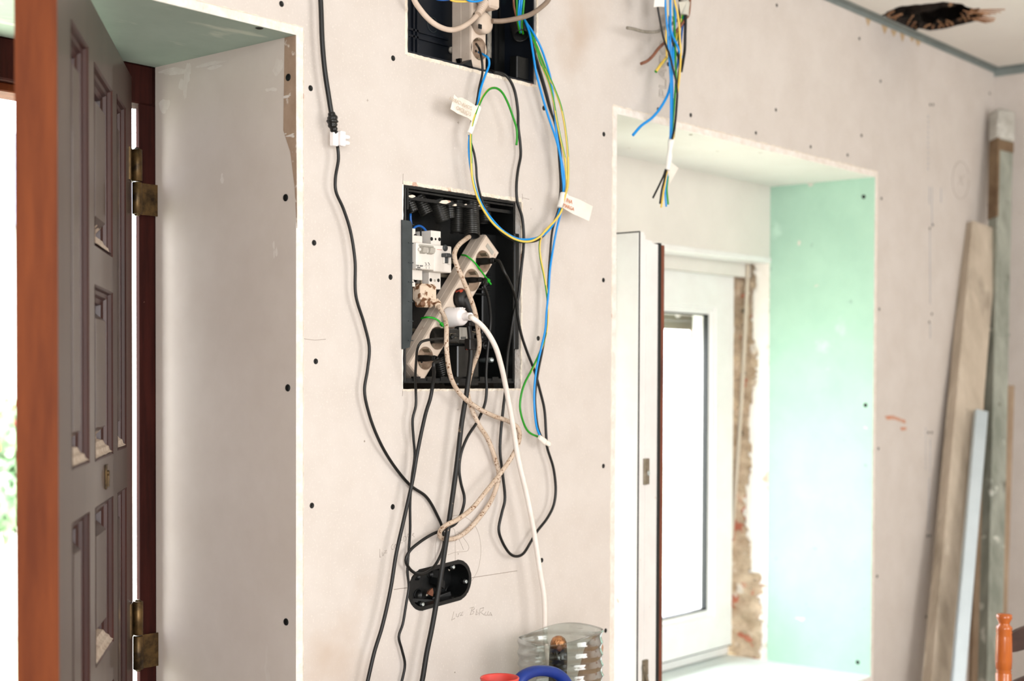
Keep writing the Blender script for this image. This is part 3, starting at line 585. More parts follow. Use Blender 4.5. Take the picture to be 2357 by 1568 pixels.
# things just outside the glass: roller shutter slats, brown strip, ledge
b = MB()
zs_ = P(1570,760,.56)[2]
for k in range(6): b.box(1.3, 2.4, .556, .566, zs_+k*.026, zs_+.0255+k*.026, 0, .002)
b.build('roller_shutter', M['shutter'], win)
b = MB(); gq = P(1628,730,.57)[0]; gp_ = P(1607,730,.57)[0]; b.box(gp_, gq, .57, .60, P(1618,780,.57)[2], 1.84); b.build('brown_strip', M['brownframe'], win)  # brown strip stops short, shaped by glare that bleaches it lower down
b = MB(); zr_ = P(1560,722,.553)[2]; b.lathe((1.3,.553,zr_), X, [(.004,0),(.004,1.0)], 8); b.lathe((P(1560,722,.55)[0],.55,zr_), (0,-1,0), [(.006,-.004),(.012,-.002),(.012,.003),(.006,.004)], 16); b.build('rod_reflection', M['pvc'], win)  # rod and ring modelled in place of a room reflection in the pane
b = MB(); b.box(1.60, 1.88, .62, .66, 1.195, 1.207); b.build('outer_ledge', M['shutter'], win)

# ------------------------------------------------------------------ recessed boxes
def recess(name, x0, x1, z0, z1, depth, mt, lab, lip=.003):
    r_ = empty(name, ((x0+x1)/2, .002, z0), lab, 'electrical box'); b = MB(); y0, y1 = -.0005, depth
    for (xa,xb,za,zb) in ((x0,x0+lip,z0,z1),(x1-lip,x1,z0,z1),(x0+lip,x1-lip,z0,z0+lip),(x0+lip,x1-lip,z1-lip,z1)): b.box(xa,xb,y0,y1,za,zb)
    b.box(x0,x1,y1,y1+.003,z0,z1); return r_, b
r1, b = recess('recessed_box', .237, .541, 1.4905, 1.8405, .088, 'blackp', 'square black plastic box set in the wall, crammed with plugs and a socket strip')
b.build('box_body', M['blackp'], r1)
b = MB(); b.box(.2385, .2425, -.001, .030, 1.492, 1.838, 0, .001); b.box(.2435,.2475,-.001,.03,1.80,1.838); b.build('frame_lip', M['blackp'], r1)
b = MB(); b.box(.24, .539, .006, .012, 1.819, 1.825); b.box(.24,.539,.0,.006,1.832,1.835); b.build('top_rib', M['blackp'], r1)
b = MB(); b.box(.243,.539,.002,.012,1.4935,1.499)
for k in range(7): b.box(.262+k*.036,.280+k*.036,.0,.006,1.4945,1.502)
b.build('bottom_rail', M['blackp'], r1)
# dark side flap over the near edge, and the inner panel by the far edge
b = MB(); q = [P(u,v,-.004) for u,v in ((926,506),(946,509),(949,518),(949,767),(943,800),(927,804))]; b.prism(q, (0,.003,0)); 
for k in range(6): p = P(940,560+k*45,-.0045); b.box(p[0],p[0]+.012,-.0055,-.004,p[2],p[2]+.0015)
b.build('side_flap', M['flapp'], r1)
b = MB(); b.box(.5425,.556,-.0008,.004,1.556,1.781,0,.001); b.box(.500,.541,.045,.050,1.556,1.781,0,.002)
for k in range(5): b.box(.470,.520,.040,.046,1.70-k*.010,1.704-k*.010,0,.001); b.box(.470,.520,.040,.046,1.60-k*.009,1.604-k*.009,0,.001)
for z in (1.685,1.563): b.lathe((.5,.04,z),(0,-1,0),[(.008,-.004),(.008,.004),(.0045,.004),(.0045,-.002)],16)
b.build('inner_panel', M['blackp'], r1)
b = MB(); b.lathe((.512,.03,1.535),(0,-1,0),[(.005,-.03),(.005,0),(.003,.001),(.001,-.001)],12); b.build('box_screw', M['screwm'], r1)
b = MB()
for z in (1.718,1.69,1.585): b.box(.243,.50,.055,.060,z,z+.006)
b.build('mounting_rail', M['fitting'], r1)
b = MB()
for (u,v,w_,h_) in ((948,452,14,7),(1025,465,26,9),(1048,472,8,5),(1110,474,18,4),(1073,471,6,3)):
    q = [P(u+w_/2*math.cos(a)*(1+.2*rng.randn()), v+h_/2*math.sin(a)+ (u-1000)*.0, .0035) for a in np.linspace(0,6.28,10)[:-1]]; b.prism(q, (0,.004,0))
b.build('plaster_crumb', M['torn'], r1, kind='stuff')

r2_, b = recess('recessed_box', UB[0]+.001, UB[1]-.007, UB[2]+.001, UB[3], .085, 'navyp', 'blue-black plastic box at the top of the wall with a vertical socket strip')
b.build('box_body', M['navyp'], r2_)
b = MB(); q1 = [P(938+0,0,.084)]; b.box(.246,.44,.080,.085,2.135,2.139); b.box(.246,.44,.080,.085,2.147,2.151); b.box(.352,.356,.080,.085,2.08,2.43); b.box(.342,.346,.080,.085,2.08,2.43)
b.build('moulded_rib', M['navyp'], r2_)
b = MB()
for (u,v,r) in ((950,105,.016),(996,57,.014),(1183,155,.012)):
    p = P(u,v,.083); pts = [p+np.array([r*math.cos(a),0,r*math.sin(a)]) for a in np.linspace(0,5.6,16)]; MB().tube(pts,.0006,5).build('knockout_ring', M['flapp'], r2_)
b = MB(); b.lathe(P(1041,115,.08),(0,-1,0),[(.0065,-.004),(.0065,0),(.005,.003),(.001,.004)],12); b.build('white_stud', M['torn'], r2_)
b = MB(); b.prism([P(1063,149,-.0005),P(1085,137,-.0005),P(1089,157,-.0005)],(0,.02,0)); b.prism([P(1058,134,.03),P(1086,136,.03),P(1090,155,.03),P(1062,150,.03)],(0,.01,0)); b.build('corner_lug', M['blackp'], r2_)
b = MB(); b.box(.545,.575,.055,.058,2.10,2.20); b.box(.553,.556,.05,.055,2.12,2.30); b.box(.56,.597,.01,.03,2.085,2.13,0,.002); b.build('conduit_clip', M['blackp'], r2_)
b = MB(); b.box(.555,.564,.080,.0835,2.135,2.24)
for (u,v) in ((1147,108),(1155,108),(1158,125),(1160,150),(1212,168),(1218,160),(1207,174),(1222,152),(1180,58)):
    p = P(u,v,.084 if u < 1200 else .08); lump(b, p, .005, .006)
b.build('plaster_splash', M['torn'], r2_, kind='stuff')

# oval switch box
ovr = empty('oval_switch_box', (OC[0], 0, 1.08), 'small black oval switch box sunk in the wall under the hanging cables', 'switch box')
o1 = stadium(.0845,.038,64,.0008); i1 = stadium(.0775,.031,64); b = MB(); n = 64
b.add([(x,-.0012,z) for x,z in o1]+[(x,-.0012,z) for x,z in i1]+[(x,.045,z) for x,z in i1]+[(x,.047,z) for x,z in o1]+[(x,.0005,z) for x,z in o1],
      [(i,(i+1)%n,n+(i+1)%n,n+i) for i in range(n)]+[(n+i,n+(i+1)%n,2*n+(i+1)%n,2*n+i) for i in range(n)]+[tuple(range(2*n,3*n))]+[(i,(i+1)%n,3*n+(i+1)%n,3*n+i) for i in range(n)], 0)
b.build('box_body', M['blackp'], ovr)
MB().box(.332,.338,.0,.012,1.146,1.154).build('inner_rib', M['blackp'], ovr)
MB().prism([(.345,.03,1.085),(.385,.02,1.092),(.383,.02,1.099),(.345,.03,1.091)],(0,.012,0)).build('inner_rib', M['blackp'], ovr)
MB().prism([(.285,.03,1.09),(.335,.02,1.083),(.335,.02,1.089),(.285,.03,1.097)],(0,.012,0)).build('inner_rib', M['blackp'], ovr)
MB().prism([(.352,.044,1.128),(.372,.044,1.120),(.372,.044,1.105),(.352,.044,1.115)],(0,-.02,0)).build('inner_rib', M['blackp'], ovr)
b = MB()
for (u,v,r) in ((962,1369,.0105),(990,1322,.008),(961,1328,.007),(1036,1362,.014)):
    p = P(u,v,.0445); MB().lathe(p,(0,-1,0),[(r,-.001),(r,.0015),(r*.86,.0015),(r*.86,0)],20).build('knockout_ring', M['blackp'], ovr)
for (u,v) in ((976.5,1314),(1046,1306),(1075,1339.5),(1046.5,1381.5),(975.5,1392),(945.5,1358)):
    p = P(u,v,-.0005); b = MB(); b.lathe(p+np.array([0,.006,0]),(0,-1,0),[(.0055,-.006),(.0055,.003)],14,1); b.lathe(p+np.array([0,.003,0]),(0,-1,0),[(.0036,0),(.0036,.0015),(.0028,.002),(.0012,.001)],12); b.build('fixing_screw',[M['screwm'],M['blackp']],ovr)
b = MB()
for (u,v) in ((1034,1311),(1040,1313),(1050,1309),(1056,1312),(1059,1317),(1054,1320),(1066,1320),(1070,1323),(1062,1335),(1068,1334),(1046,1362),(1049,1366),(1045,1358),(1051,1370),(983,1369),(1000,1388)):
    p = P(u,v,.0445); lump(b, p, .0035, .003)
b.build('plaster_splash', M['torn'], ovr, kind='stuff')
b = MB(); b.prism([P(988,1361,.03),P(996,1354,.03),P(998,1364,.03),P(996,1373,.03),P(985,1368,.03)],(0,.004,0)); b.build('brown_glue_patch', M['brown'], ovr)

# ------------------------------------------------------------------ socket strip in the lower box (lies slanting)
def socket_strip(name, top, bot, wdt, yf, yb, nsock, first, pitch_, lab, endr=.012):
    """top/bot: wall-plane (x,z) of the strip's end middles"""
    top, bot = np.array(top), np.array(bot); L_ = np.linalg.norm(top-bot); ax = (bot-top)/L_; A = np.array([ax[0],0,ax[1]]); B = np.array([-ax[1],0,ax[0]])
    if B[0] < 0: B = -B
    r_ = empty(name, (bot[0], yb, bot[1]), lab, 'power strip'); b = MB()
    T3 = lambda s_, t, y: np.array([top[0],0,top[1]])+A*s_+B*t+np.array([0,y,0])
    # front face with round holes, bevelled body
    hw = wdt/2; hr = .0205; N = 32; cs = [first+pitch_*k for k in range(nsock)]
    cuts = [0.005]+[(cs[k]+cs[k+1])/2 for k in range(nsock-1)]+[L_-.005]
    cuts[0] = .005
    segs = []
    lo = max(.005, cs[0]-pitch_/2); hi = min(L_-.005, cs[-1]+pitch_/2); bnd = [lo]+[(cs[k]+cs[k+1])/2 for k in range(nsock-1)]+[hi]; fh = hw-.004
    if lo > .006: b.add([T3(.005,-fh,yf),T3(.005,fh,yf),T3(lo,fh,yf),T3(lo,-fh,yf)],[(0,1,2,3)])
    if hi < L_-.006: b.add([T3(hi,-fh,yf),T3(hi,fh,yf),T3(L_-.005,fh,yf),T3(L_-.005,-fh,yf)],[(0,1,2,3)])
    for k in range(nsock):
        c = cs[k]; vi = []; vo = []
        for i in range(N):
            a = 2*math.pi*(i+.5)/N; dx, dy = math.cos(a), math.sin(a); vi.append((c+dx*hr, dy*hr))
            kk = min(abs(((bnd[k+1]-c) if dx > 0 else (bnd[k]-c))/dx), abs(fh/dy)); vo.append([c+dx*kk, dy*kk])
        for cn in ((bnd[k],-fh),(bnd[k],fh),(bnd[k+1],-fh),(bnd[k+1],fh)):
            i = min(range(N), key=lambda q: (vo[q][0]-cn[0])**2+(vo[q][1]-cn[1])**2); vo[i] = list(cn)
        b.add([T3(p[0],p[1],yf) for p in vi]+[T3(p[0],p[1],yf) for p in vo],[(i,(i+1)%N,N+(i+1)%N,N+i) for i in range(N)])
    rings = [(.005,fh,yf),(.0015,hw-.0012,yf+.0015),(0,hw,yf+.005),(0,hw,(yf+yb)/2),(.0005,hw-.0006,(yf+yb)/2+.0006),(0,hw,(yf+yb)/2+.0014),(0,hw,yb-.003),(.003,hw-.003,yb)]
    vs = []
    for ins, h_, y in rings: vs += [T3(ins,-h_,y),T3(ins,h_,y),T3(L_-ins,h_,y),T3(L_-ins,-h_,y)]
    b.add(vs,[(i*4+k,i*4+(k+1)%4,(i+1)*4+(k+1)%4,(i+1)*4+k) for i in range(len(rings)-1) for k in range(4)]+[(28,29,30,31)])
    b.build('strip_body', M['strip'], r_)
    for c in cs:
        q = T3(c,0,yf); s_ = MB(); s_.lathe(q,(0,1,0),[(hr+.0008,-.0006),(hr+.0002,.0),(hr-.0015,.0165),(.001,.0168)],32,0,caps=False)
        so = s_.build('socket_well', M['socket'], r_)
        e = MB()
        for sg in (-1,1): e.lathe(T3(c,sg*.0095,yf+.0164),(0,1,0),[(.0026,-.0006),(.0026,0)],10); e.obox(T3(c+sg*.0185,0,yf+.008),(A,B,Y),(.0012,.0035,.008),1)
        e.build('contact', [M['dark'],M['fitting']], so)
    return r_, T3, A, B
ss, TS, SA, SB = socket_strip('power_strip', (.4845,1.757), (.2735,1.508), .0495, .004, .043, 6, .047, .0487, 'yellowed white six-way socket strip lying slanted in the square box')
b = MB(); b.obox(TS(.016,-.001,.0035),(SA,SB,Y),(.004,.012,.0006)); b.build('label_plate', M['greyb'], ss)
def socket_at(k): return TS(.047+.0487*k, 0, .004)

# ties round the strip
def strip_tie(path, lab):
    a = W(path, 0); r_ = empty('cable_tie', a[-1], lab, 'cable tie', 'green ties round the slanted socket strip'); b = MB()
    b.tube(a, .0019, 8, flat=.6, step=.003); b.build('band', M['tie'], r_)
    b = MB(); d = a[-1]-a[-2]; d /= np.linalg.norm(d); e_ = np.cross(d, (0,1,0)); e_ /= np.linalg.norm(e_); g_ = np.cross(d, e_)
    b.obox(a[-1]+d*.001, (d,e_,g_), (.0032,.0030,.0024), 0, .0005); b.obox(a[-1]+d*.007, (d,e_,g_), (.0045,.0014,.0008)); b.build('buckle', M['tie'], r_)
strip_tie([(1062,587,-.032),(1075,590,-.008),(1090,602,-.0005),(1108,625,.002),(1123,645,.004)], 'bright green cable tie near the upper end of the slanted strip')
strip_tie([(969,733,-.030),(984,730.5,-.008),(1000,733,-.0005),(1010,739,.002),(1016,746,.004)], 'bright green cable tie beside the plain white plug on the slanted strip')

# ------------------------------------------------------------------ plugs and cables
def euro(c, lab_mt, root, y0=.014, L_=.045, roll_=0., w_=.014, h_=.007, name='plug', tip=.0032):
    """flat two-pin plug sticking straight out of a socket at c"""
    b = MB(); xs = np.array([math.cos(roll_),0,math.sin(roll_)]); zs = np.array([-math.sin(roll_),0,math.cos(roll_)]); c = np.array(c); n = 20; vs = []; R = [(0,1,1),(.3,1,1),(.42,.9,1.),(.6,.62,.9),(.78,.5,.75),(.8,.6,.85),(.86,.6,.85),(.88,.45,.6),(.92,.52,.7),(.95,.52,.7),(.97,.4,.5),(1.,.36,.45)]
    for t, a, e in R:
        for k in range(n):
            q = 2*math.pi*k/n; sx = abs(math.cos(q))**.6*(1 if math.cos(q) > 0 else -1); sz = abs(math.sin(q))**.6*(1 if math.sin(q) > 0 else -1)
            vs.append(c+xs*sx*w_/2*2*a*.5*1.3+zs*sz*h_*e+np.array([0,y0-L_*t,0]))
    b.add(vs,[(i*n+k,i*n+(k+1)%n,(i+1)*n+(k+1)%n,(i+1)*n+k) for i in range(len(R)-1) for k in range(n)]+[tuple(range(n)),tuple((len(R)-1)*n+k for k in range(n-1,-1,-1))],0,True)
    for sg in (-1,1): b.lathe(c+xs*sg*.004+np.array([0,y0-.001,0]),(0,1,0),[(.002,0),(.002,.006)],8)
    b.build(name, lab_mt, root); return c+np.array([0,y0-L_,0])
def cable(name, path, off, r, mt, parent=None, lab=None, cat='cable', group=None, pre=None, post=None, n=10, flat=1., step=.006, twist=None):
    pts = (pre or [])+W(path, off)+(post or [])
    b = MB().tube(pts, r, n, flat=flat, step=step, twist=twist)
    return b.build(name, mt, parent, label=lab, cat=None if parent is not None else cat, group=group)

# socket 1: black plug, cable looping down and up to the top box
s0 = socket_at(0); c1 = empty('plugged_cable', s0, 'slim black cable from the topmost strip socket, hanging in a deep loop and rising again', 'cable')
e1 = euro(s0, M['black'], c1, roll_=.1)
cable('cord', [(1162,628,.05),(1175.5,655.5,.045),(1187.5,690,.035),(1191,724,.03),(1199.6,769,.025),(1213,810,.022),(1230.6,855,.02),(1243,900),(1253,943),(1257,1002),(1259,1028),(1274,1079),(1279,1130),(1274,1164),(1259,1194),(1235.7,1224),(1221,1249),(1204,1275),(1189,1281),(1174,1275),(1155,1245),(1148,1219),(1155,1181),(1162,1151),(1157,1092),(1151,1040),(1152.6,998),(1159,934),(1163,900,.020),(1168.6,810,.012),(1175.5,769,.008),(1184,717,.010),(1193,683,.012),(1199.6,621,.016),(1205,569),(1205,531.5),(1201,497),(1191,466),(1188.6,432),(1192,393),(1198.5,357),(1197,326.5),(1193,293),(1192,255),(1184.4,209),(1173,183.7,.012),(1160,171,.008),(1140,166,.006),(1122,162,-.03)], .02, .0028, M['black'], c1, pre=[e1, e1+np.array([0,-.008,0])])
# socket 2: plug with the long cable that ends in the taped joint and white connector
s1 = socket_at(1); c2 = empty('plugged_cable', s1, 'black cable from the second strip socket, looping down and climbing to a white connector', 'cable')
e2 = euro(s1, M['black'], c2, roll_=0, L_=.042, w_=.012, h_=.0055)
cable('cord', [(1115,659,.04),(1122,680,.035),(1127,707,.03),(1129,741,.025),(1125.5,776,.022),(1122,810,.02),(1119,862),(1120,900),(1116,930),(1099,970),(1076,1006),(1061,1045),(1057,1083),(1061,1113),(1069,1147),(1065,1172),(1050,1204),(1027,1217,.018),(995,1230),(965,1249),(942,1270),(934,1290,.016),(944,1311),(965,1322),(993,1311),(1012,1283),(1022,1249,.008),(1018,1215,.007),(1008,1190),(982,1145),(945,1118,.006),(905,1070,.010),(873,1015,.015),(850,955),(839,900),(846,850),(850,800),(838,745),(819,680),(817,600),(806,530),(790,480),(773,440),(772,410),(779,365),(777,336,.022)], .02, .0028, M['black'], c2, pre=[e2, e2+np.array([0,-.007,0])])
b = MB(); p = P(777,320,-.022)
for k in range(2):
    q = p+np.array([-.006+.013*k,.002-.004*k,.001*k]); b.obox(q,(X,Y,Z),(.0058,.005,.0125),0,.0012)
for k in (-1,1): b.lathe(p+np.array([.012,-.004,k*.005]),(1,0,0),[(.0035,0),(.0038,.009),(.003,.010)],10)
b.build('terminal_connector', M['wconn'], c2)
c3 = empty('feed_cable', P(765,290,-.022), 'thick black cable coming down from above with a taped joint, over the white connector', 'cable')
cable('cord', [(733,-60,.02),(738,0),(742,100),(748,165),(757,225),(763,262),(766,275),(770,300)], .022, .0042, M['black'], c3)
pts = W([(762,258),(765,272),(765,285),(769,300),(772,306)], .022); rr = [ .0045,.008,.0095,.007,.005]
def rfun(t, L): return float(np.interp(t/L,[0,.15,.4,.75,1],[.0045,.0075,.0098,.0068,.005]))*(1+.12*math.sin(t*900))
MB().tube(pts, rfun, 9, step=.002).build('taped_joint', M['etape'], c3)
# sockets 5/6, adaptor etc
s4 = socket_at(4); ad = empty('usb_charger', s4, 'square black charger block in the fifth strip socket with a slim plug on it', 'charger')
b = MB(); b.obox(s4+np.array([.003,-.012,.004]),(X,Y,Z),(.017,.022,.0135),0,.002); b.obox(s4+np.array([.003,-.036,.004]),(X,Y,Z),(.015,.003,.0115),0,.001); b.build('charger_body', M['conduit'], ad)
b = MB(); b.obox(s4+np.array([.0,-.0395,.004]),(X,Y,Z),(.008,.0006,.004)); b.build('usb_port', M['fitting'], ad)
c4 = empty('usb_cable', s4+np.array([0,-.041,.004]), 'thin black lead from the charger block, falling almost straight past the oval box', 'cable')
ep = s4+np.array([-.002,-.041,.004]); b = MB(); b.obox(ep+np.array([-.001,-.006,0]),(X,Y,Z),(.006,.006,.003),0,.001); b.tube([ep+np.array([-.003,-.010,0]),ep+np.array([-.012,-.014,-.001]),ep+np.array([-.022,-.014,-.005])],.0034,10); b.build('plug', M['black'], c4)
cable('cord', [(968,789,.055),(961,803,.05),(958,830,.04),(956,870,.03),(957,900,.022),(957,934),(950,964),(951.5,1006),(954.5,1049),(948,1100,.016),(944,1155),(944,1219),(942,1253,.008),(938,1317,.008),(941,1351),(935,1390),(927,1437),(918,1466),(925,1496),(932,1530),(925,1568),(905,1640),(890,1800)], .02, .0024, M['black'], c4, pre=[ep+np.array([-.022,-.014,-.005])])
s5 = socket_at(5); c5 = empty('plugged_cable', s5, 'black cable from the lowest strip socket, hanging leftmost of the straight ones', 'cable')
e5 = euro(s5, M['black'], c5, roll_=.05, L_=.042, w_=.013, h_=.006)
cable('cord', [(998,838,.042),(999.5,858,.038),(996,885,.03),(991,915,.026),(980,951),(961,1040),(950,1104),(931,1190),(912,1275),(899,1356),(880,1441),(862,1500),(848,1560),(835,1620),(800,1800)], .026, .0034, M['black'], c5, pre=[e5, e5+np.array([.003,-.005,-.003])])
# socket 3: red-splashed plug and the heavy black cable
s2 = socket_at(2); c6 = empty('heavy_plugged_cable', s2, 'heavy black cable splashed with red paint, from the middle strip socket to the floor', 'cable')
b = MB(); b.lathe(s2+np.array([0,.012,0]),(0,-1,0),[(.0188,0),(.0188,.020),(.0175,.024),(.014,.027),(.004,.028)],24); b.tube([s2+np.array([.002,-.006,.002]),s2+np.array([.008,-.014,-.014]),s2+np.array([.010,-.018,-.034]),P(1078,742,-.028)],lambda t,L: float(np.interp(t/L,[0,.4,.8,1],[.013,.011,.0075,.0062])),14); b.build('plug', M['redpaint'], c6)
cable('cord', [(1078,742,.028),(1081,765),(1083,793),(1084,815),(1081,850,.030),(1076,890),(1074,905),(1063,972),(1052.5,1062),(1040,1155),(1029,1232,.030),(1016,1317),(1005.6,1381),(995,1441),(982,1505),(971.6,1568),(955,1640),(920,1800)], .03, .0047, M['dblack'], c6)
b = MB(); q = P(1083,793,-.028); b.obox(q,(X,Y,Z),(.0095,.0075,.0105),0,.0015); b.build('inline_coupler', M['redpaint'], c6); b = MB(); b.obox(P(1082,746,-.028),(X,Y,Z),(.0085,.007,.004),0,.001); b.build('cable_collar', M['redpaint'], c6)
# socket 4: white plug, thick white cable
s3 = socket_at(3); c7 = empty('white_plugged_cable', s3, 'thick clean white cable with a white round plug, sweeping down past the window side', 'cable')
b = MB(); b.lathe(s3+np.array([.0,.012,.002]),(0,-1,0),[(.0185,0),(.019,.016),(.0185,.022),(.0165,.030),(.0160,.044),(.013,.049),(.0085,.050)],28)
for k in range(3):
    for sg in (-1,0,1): b.obox(s3+np.array([.0+sg*.0055,-.022-k*.005,.0185-.001*abs(sg)]),(X,Y,Z),(.002,.0018,.0012))
b.tube([s3+np.array([0,-.036,.002]),s3+np.array([0,-.046,.0025]),s3+np.array([0,-.054,.002])],.0075,14); b.build('plug', M['wconn'], c7)
cable('cord', [(1088,733,.068),(1103,744,.07),(1120,763,.07),(1140,798,.068),(1153,840,.06),(1163,885,.05),(1167.5,908,.045),(1178,964,.042),(1193,1057,.042),(1212,1138),(1229,1224),(1242,1309),(1253,1381),(1255,1466,.05),(1263,1530,.07),(1270,1568,.09),(1285,1640,.10),(1310,1800,.1)], .04, .0050, M['whitecord'], c7, pre=[s3+np.array([0,-.053,.002])])
# light grey block and grey-black adaptor below it
b = MB(); q = P(1057,760,-.004); ad2 = empty('power_adaptor', q, 'dark power adaptor block behind the cables with a silver label', 'charger')
b.obox(P(1055,778,.012),(X,Y,Z),(.024,.02,.011),0,.002); b.obox(P(1062,842,.028),(X,Y,Z),(.030,.018,.038),0,.002); b.build('adaptor_body', M['conduit'], ad2)
b = MB(); b.obox(P(1068,768,-.010),(X,Y,Z),(.013,.0015,.0115),0,.0005); b.build('silver_label', M['greyb'], ad2)
b = MB()
for k in range(4): b.obox(P(1062+k*3,778,-.012),(X,Y,Z),(.0008,.0004,.0022))
b.build('label_print', M['darkgrey'], ad2)
# tan cable: plug below the breakers -> loops -> conduit
c8 = empty('splashed_cable', P(978,690,.0), 'tan cable speckled with brown, tangled in wide loops below the square box', 'cable')
q = P(977,680,.010); b = MB(); b.obox(q+np.array([0,0,.004]),(X,Y,Z),(.021,.014,.0165),0,.005); b.obox(q+np.array([0,0,-.014]),(X,Y,Z),(.017,.011,.008),0,.004)
b.tube([q+np.array([.01,-.004,-.010]),q+np.array([.022,-.008,-.012]),P(1009,705,-.012)],lambda t,L: .0085-.003*t/L+.0007*math.sin(t*1100),14,step=.001); b.build('plug', M['dirtyplug'], c8)
b = MB()
for sg in (-1,1): b.box(q[0]+sg*.0095-.0016,q[0]+sg*.0095+.0016,q[1]-.002,q[1]+.002,q[2]+.018,q[2]+.030)
b.build('plug_pin', M['fitting'], c8)
cable('cord', [(1009,705,.012),(1020.5,724,.025),(1027.4,752,.05),(1027.4,793,.058),(1031,834.5,.055),(1038,869,.045),(1051.5,896.5,.04),(1069,917,.04),(1101.5,940.5,.034),(1135.6,957.5,.028),(1174,972,.022),(1193,987,.022),(1196,1006,.028),(1184.5,1040,.034),(1157,1083,.038),(1118.5,1132,.042),(1084.5,1172.6,.044),(1050,1198,.044),(1027,1209,.040),(1014,1221,.03),(1012,1234,.022),(1025,1241,.016),(1050,1238.6,.010),(1076,1221.6,.009),(1101.5,1194,.010),(1131,1151,.012),(1146,1110,.014),(1148,1090,.014),(1140,1057.6,.014),(1123,1011,.016),(1101.5,976.7,.02),(1082,930,.022),(1076,900,.022),(1080,872,.020),(1088,845,.018),(1103,800,.040),(1101,766,.046),(1093,717,.05),(1079,676,.052),(1065,642,.05),(1050,607,.045),(1046,587,.04),(1050,573,.035),(1058,562,.028),(1070,552,.012),(1080,545,-.004)], .03, .0044, M['oldcord'], c8)

# ------------------------------------------------------------------ circuit breakers
def P3(u,v,y): return P(u,v,y)
br = empty('circuit_breaker', P(970,610,.01), 'white double-pole circuit breaker with twin grey toggles, beside the dark flap', 'circuit breaker')
xa, za = .2565, 1.7405; ya = -.012
b = MB(); b.box(.2565,.3035,-.012,.012,1.6945,1.7415,0,.0015); b.box(.252,.289,.004,.05,1.7415,1.756,0,.001); b.box(.252,.289,.004,.05,1.676,1.6945,0,.001); b.box(.252,.272,.006,.05,1.756,1.768); b.box(.252,.272,.006,.05,1.664,1.676); b.build('breaker_body', M['breaker'], br)
b = MB(); b.box(.262,.2995,-.0145,-.012,1.735,1.7385,0,.001)
for k in range(2): x = .2655+k*.0185; b.prism([(x-.001,-.012,1.737),(x-.001,-.022,1.733),(x-.001,-.020,1.724),(x-.001,-.012,1.722)],(.012,0,0))
b.build('toggle', M['greyb'], br)
b = MB()
for k in range(3): b.lathe((.2635+k*.0185-.001,-.012,1.729),(0,-1,0),[(.0055 if k==1 else .003,0),(.0048 if k==1 else .0026,.004),(.001,.0045)],12)
b.build('toggle_guard', M['breaker'], br)
for (u,v) in ((956,544),(956,645)): MB().lathe(P(u,v,.0055),(0,-1,0),[(.0042,0),(.0042,.0008),(.003,.0008),(.003,-.0)],12).build('terminal_screw', M['dark'], br)
for (u,v,t,s_) in ((957,613,'230V 400V',.0042),(960,617.5,'3kA',.0042),(958,621.5,'IEC 898',.0038)): text_part('printed_text', t.replace('IEC 898','50 60 Hz').replace('3kA','6000'), s_, P(u,v,-.0123), X, Z, M['darkgrey'], br)
strokes([[(980,604),(982,608),(978,613)],[(978,604),(983,612)],[(986,604),(989,608),(985,613)],[(985,604),(990,612)],[(981,613),(981,619)],[(988,613),(988,619)]], .00025, off=.0124, smooth=False).build('printed_symbol', M['darkgrey'], br)
rc = empty('residual_current_breaker', P(1010,610,.0), 'wide white breaker with a round screw terminal row and a black lever', 'circuit breaker')
b = MB(); b.box(.304,.3515,-.010,.035,1.6925,1.741,0,.0015); b.box(.3115,.3375,.004,.055,1.741,1.7685,0,.001); b.box(.3065,.3375,.004,.055,1.662,1.6925,0,.001); b.build('breaker_body', M['breaker'], rc)
b = MB()
for u in (993.5,1002.5,1011.5): b = MB(); b.lathe(P(u,550.5+(u-1002)*.06,.0038),(0,-1,0),[(.0034 if u != 1002.5 else .0022,0),(.0034 if u != 1002.5 else .0022,.0004)],14); b.build('terminal_hole', M['dark'], rc)
for u,r in ((991.5,.0033),(1009,.0033)): MB().lathe(P(u,645+(u-1000)*.05,.0038),(0,-1,0),[(r,0),(r,.0004)],14).build('terminal_hole', M['dark'], rc)
b = MB(); b.lathe(P(1000.5,646,.0035),(0,-1,0),[(.0022,0),(.0022,.0006)],10); b.build('terminal_plug', M['greyb'], rc)
b = MB(); p = P(1024,571,-.0105); b.lathe(p,(0,-1,0),[(.006,0),(.0058,.002),(.001,.0022)],16); b.build('test_button', M['darkgrey'], rc)
b = MB(); p = P(1022,588,-.012); b.obox(p+np.array([.001,-.004,-.0]),(X,Y,Z),(.006,.007,.0035),0,.001); b.obox(p+np.array([.012,-.010,-.001]),(X,Y,Z),(.006,.003,.0025),0,.0008); b.build('lever', M['darkgrey'], rc)
b = MB(); p = P(1025,598,-.010); b.obox(p,(X,Y,Z),(.005,.003,.0065),0,.001); b.build('toggle_window', M['darkgrey'], rc)
b = MB(); b.obox(p+np.array([.0065,-.001,0]),(X,Y,Z),(.0018,.005,.0085),0,.001); b.obox(p+np.array([-.0062,-.001,0]),(X,Y,Z),(.0015,.003,.0075),0,.001); b.build('toggle_window_surround', M['breaker'], rc)
strokes([[(1006,574),(1017,575.5)]], .0004, off=.0104).build('printed_line', M['redline'], rc)
# wires feeding the breakers
for pth, mt, lab in (([(945,492,-.02),(945,505),(947,517)], 'dblue', 'short dark blue wire end at the inner corner of the square box'), ([(948,530,-.02),(957,522),(966,520),(976,526),(984,538),(987,550)], 'dblue', 'dark blue wire arching over the circuit breakers'), ([(948,517,-.03),(958,521),(968,528),(970,545)], 'black', 'short black wire behind the blue arch over the breakers')):
    cable('electrical_wire', pth, -.02, .0022, M[mt], None, lab, 'wire')

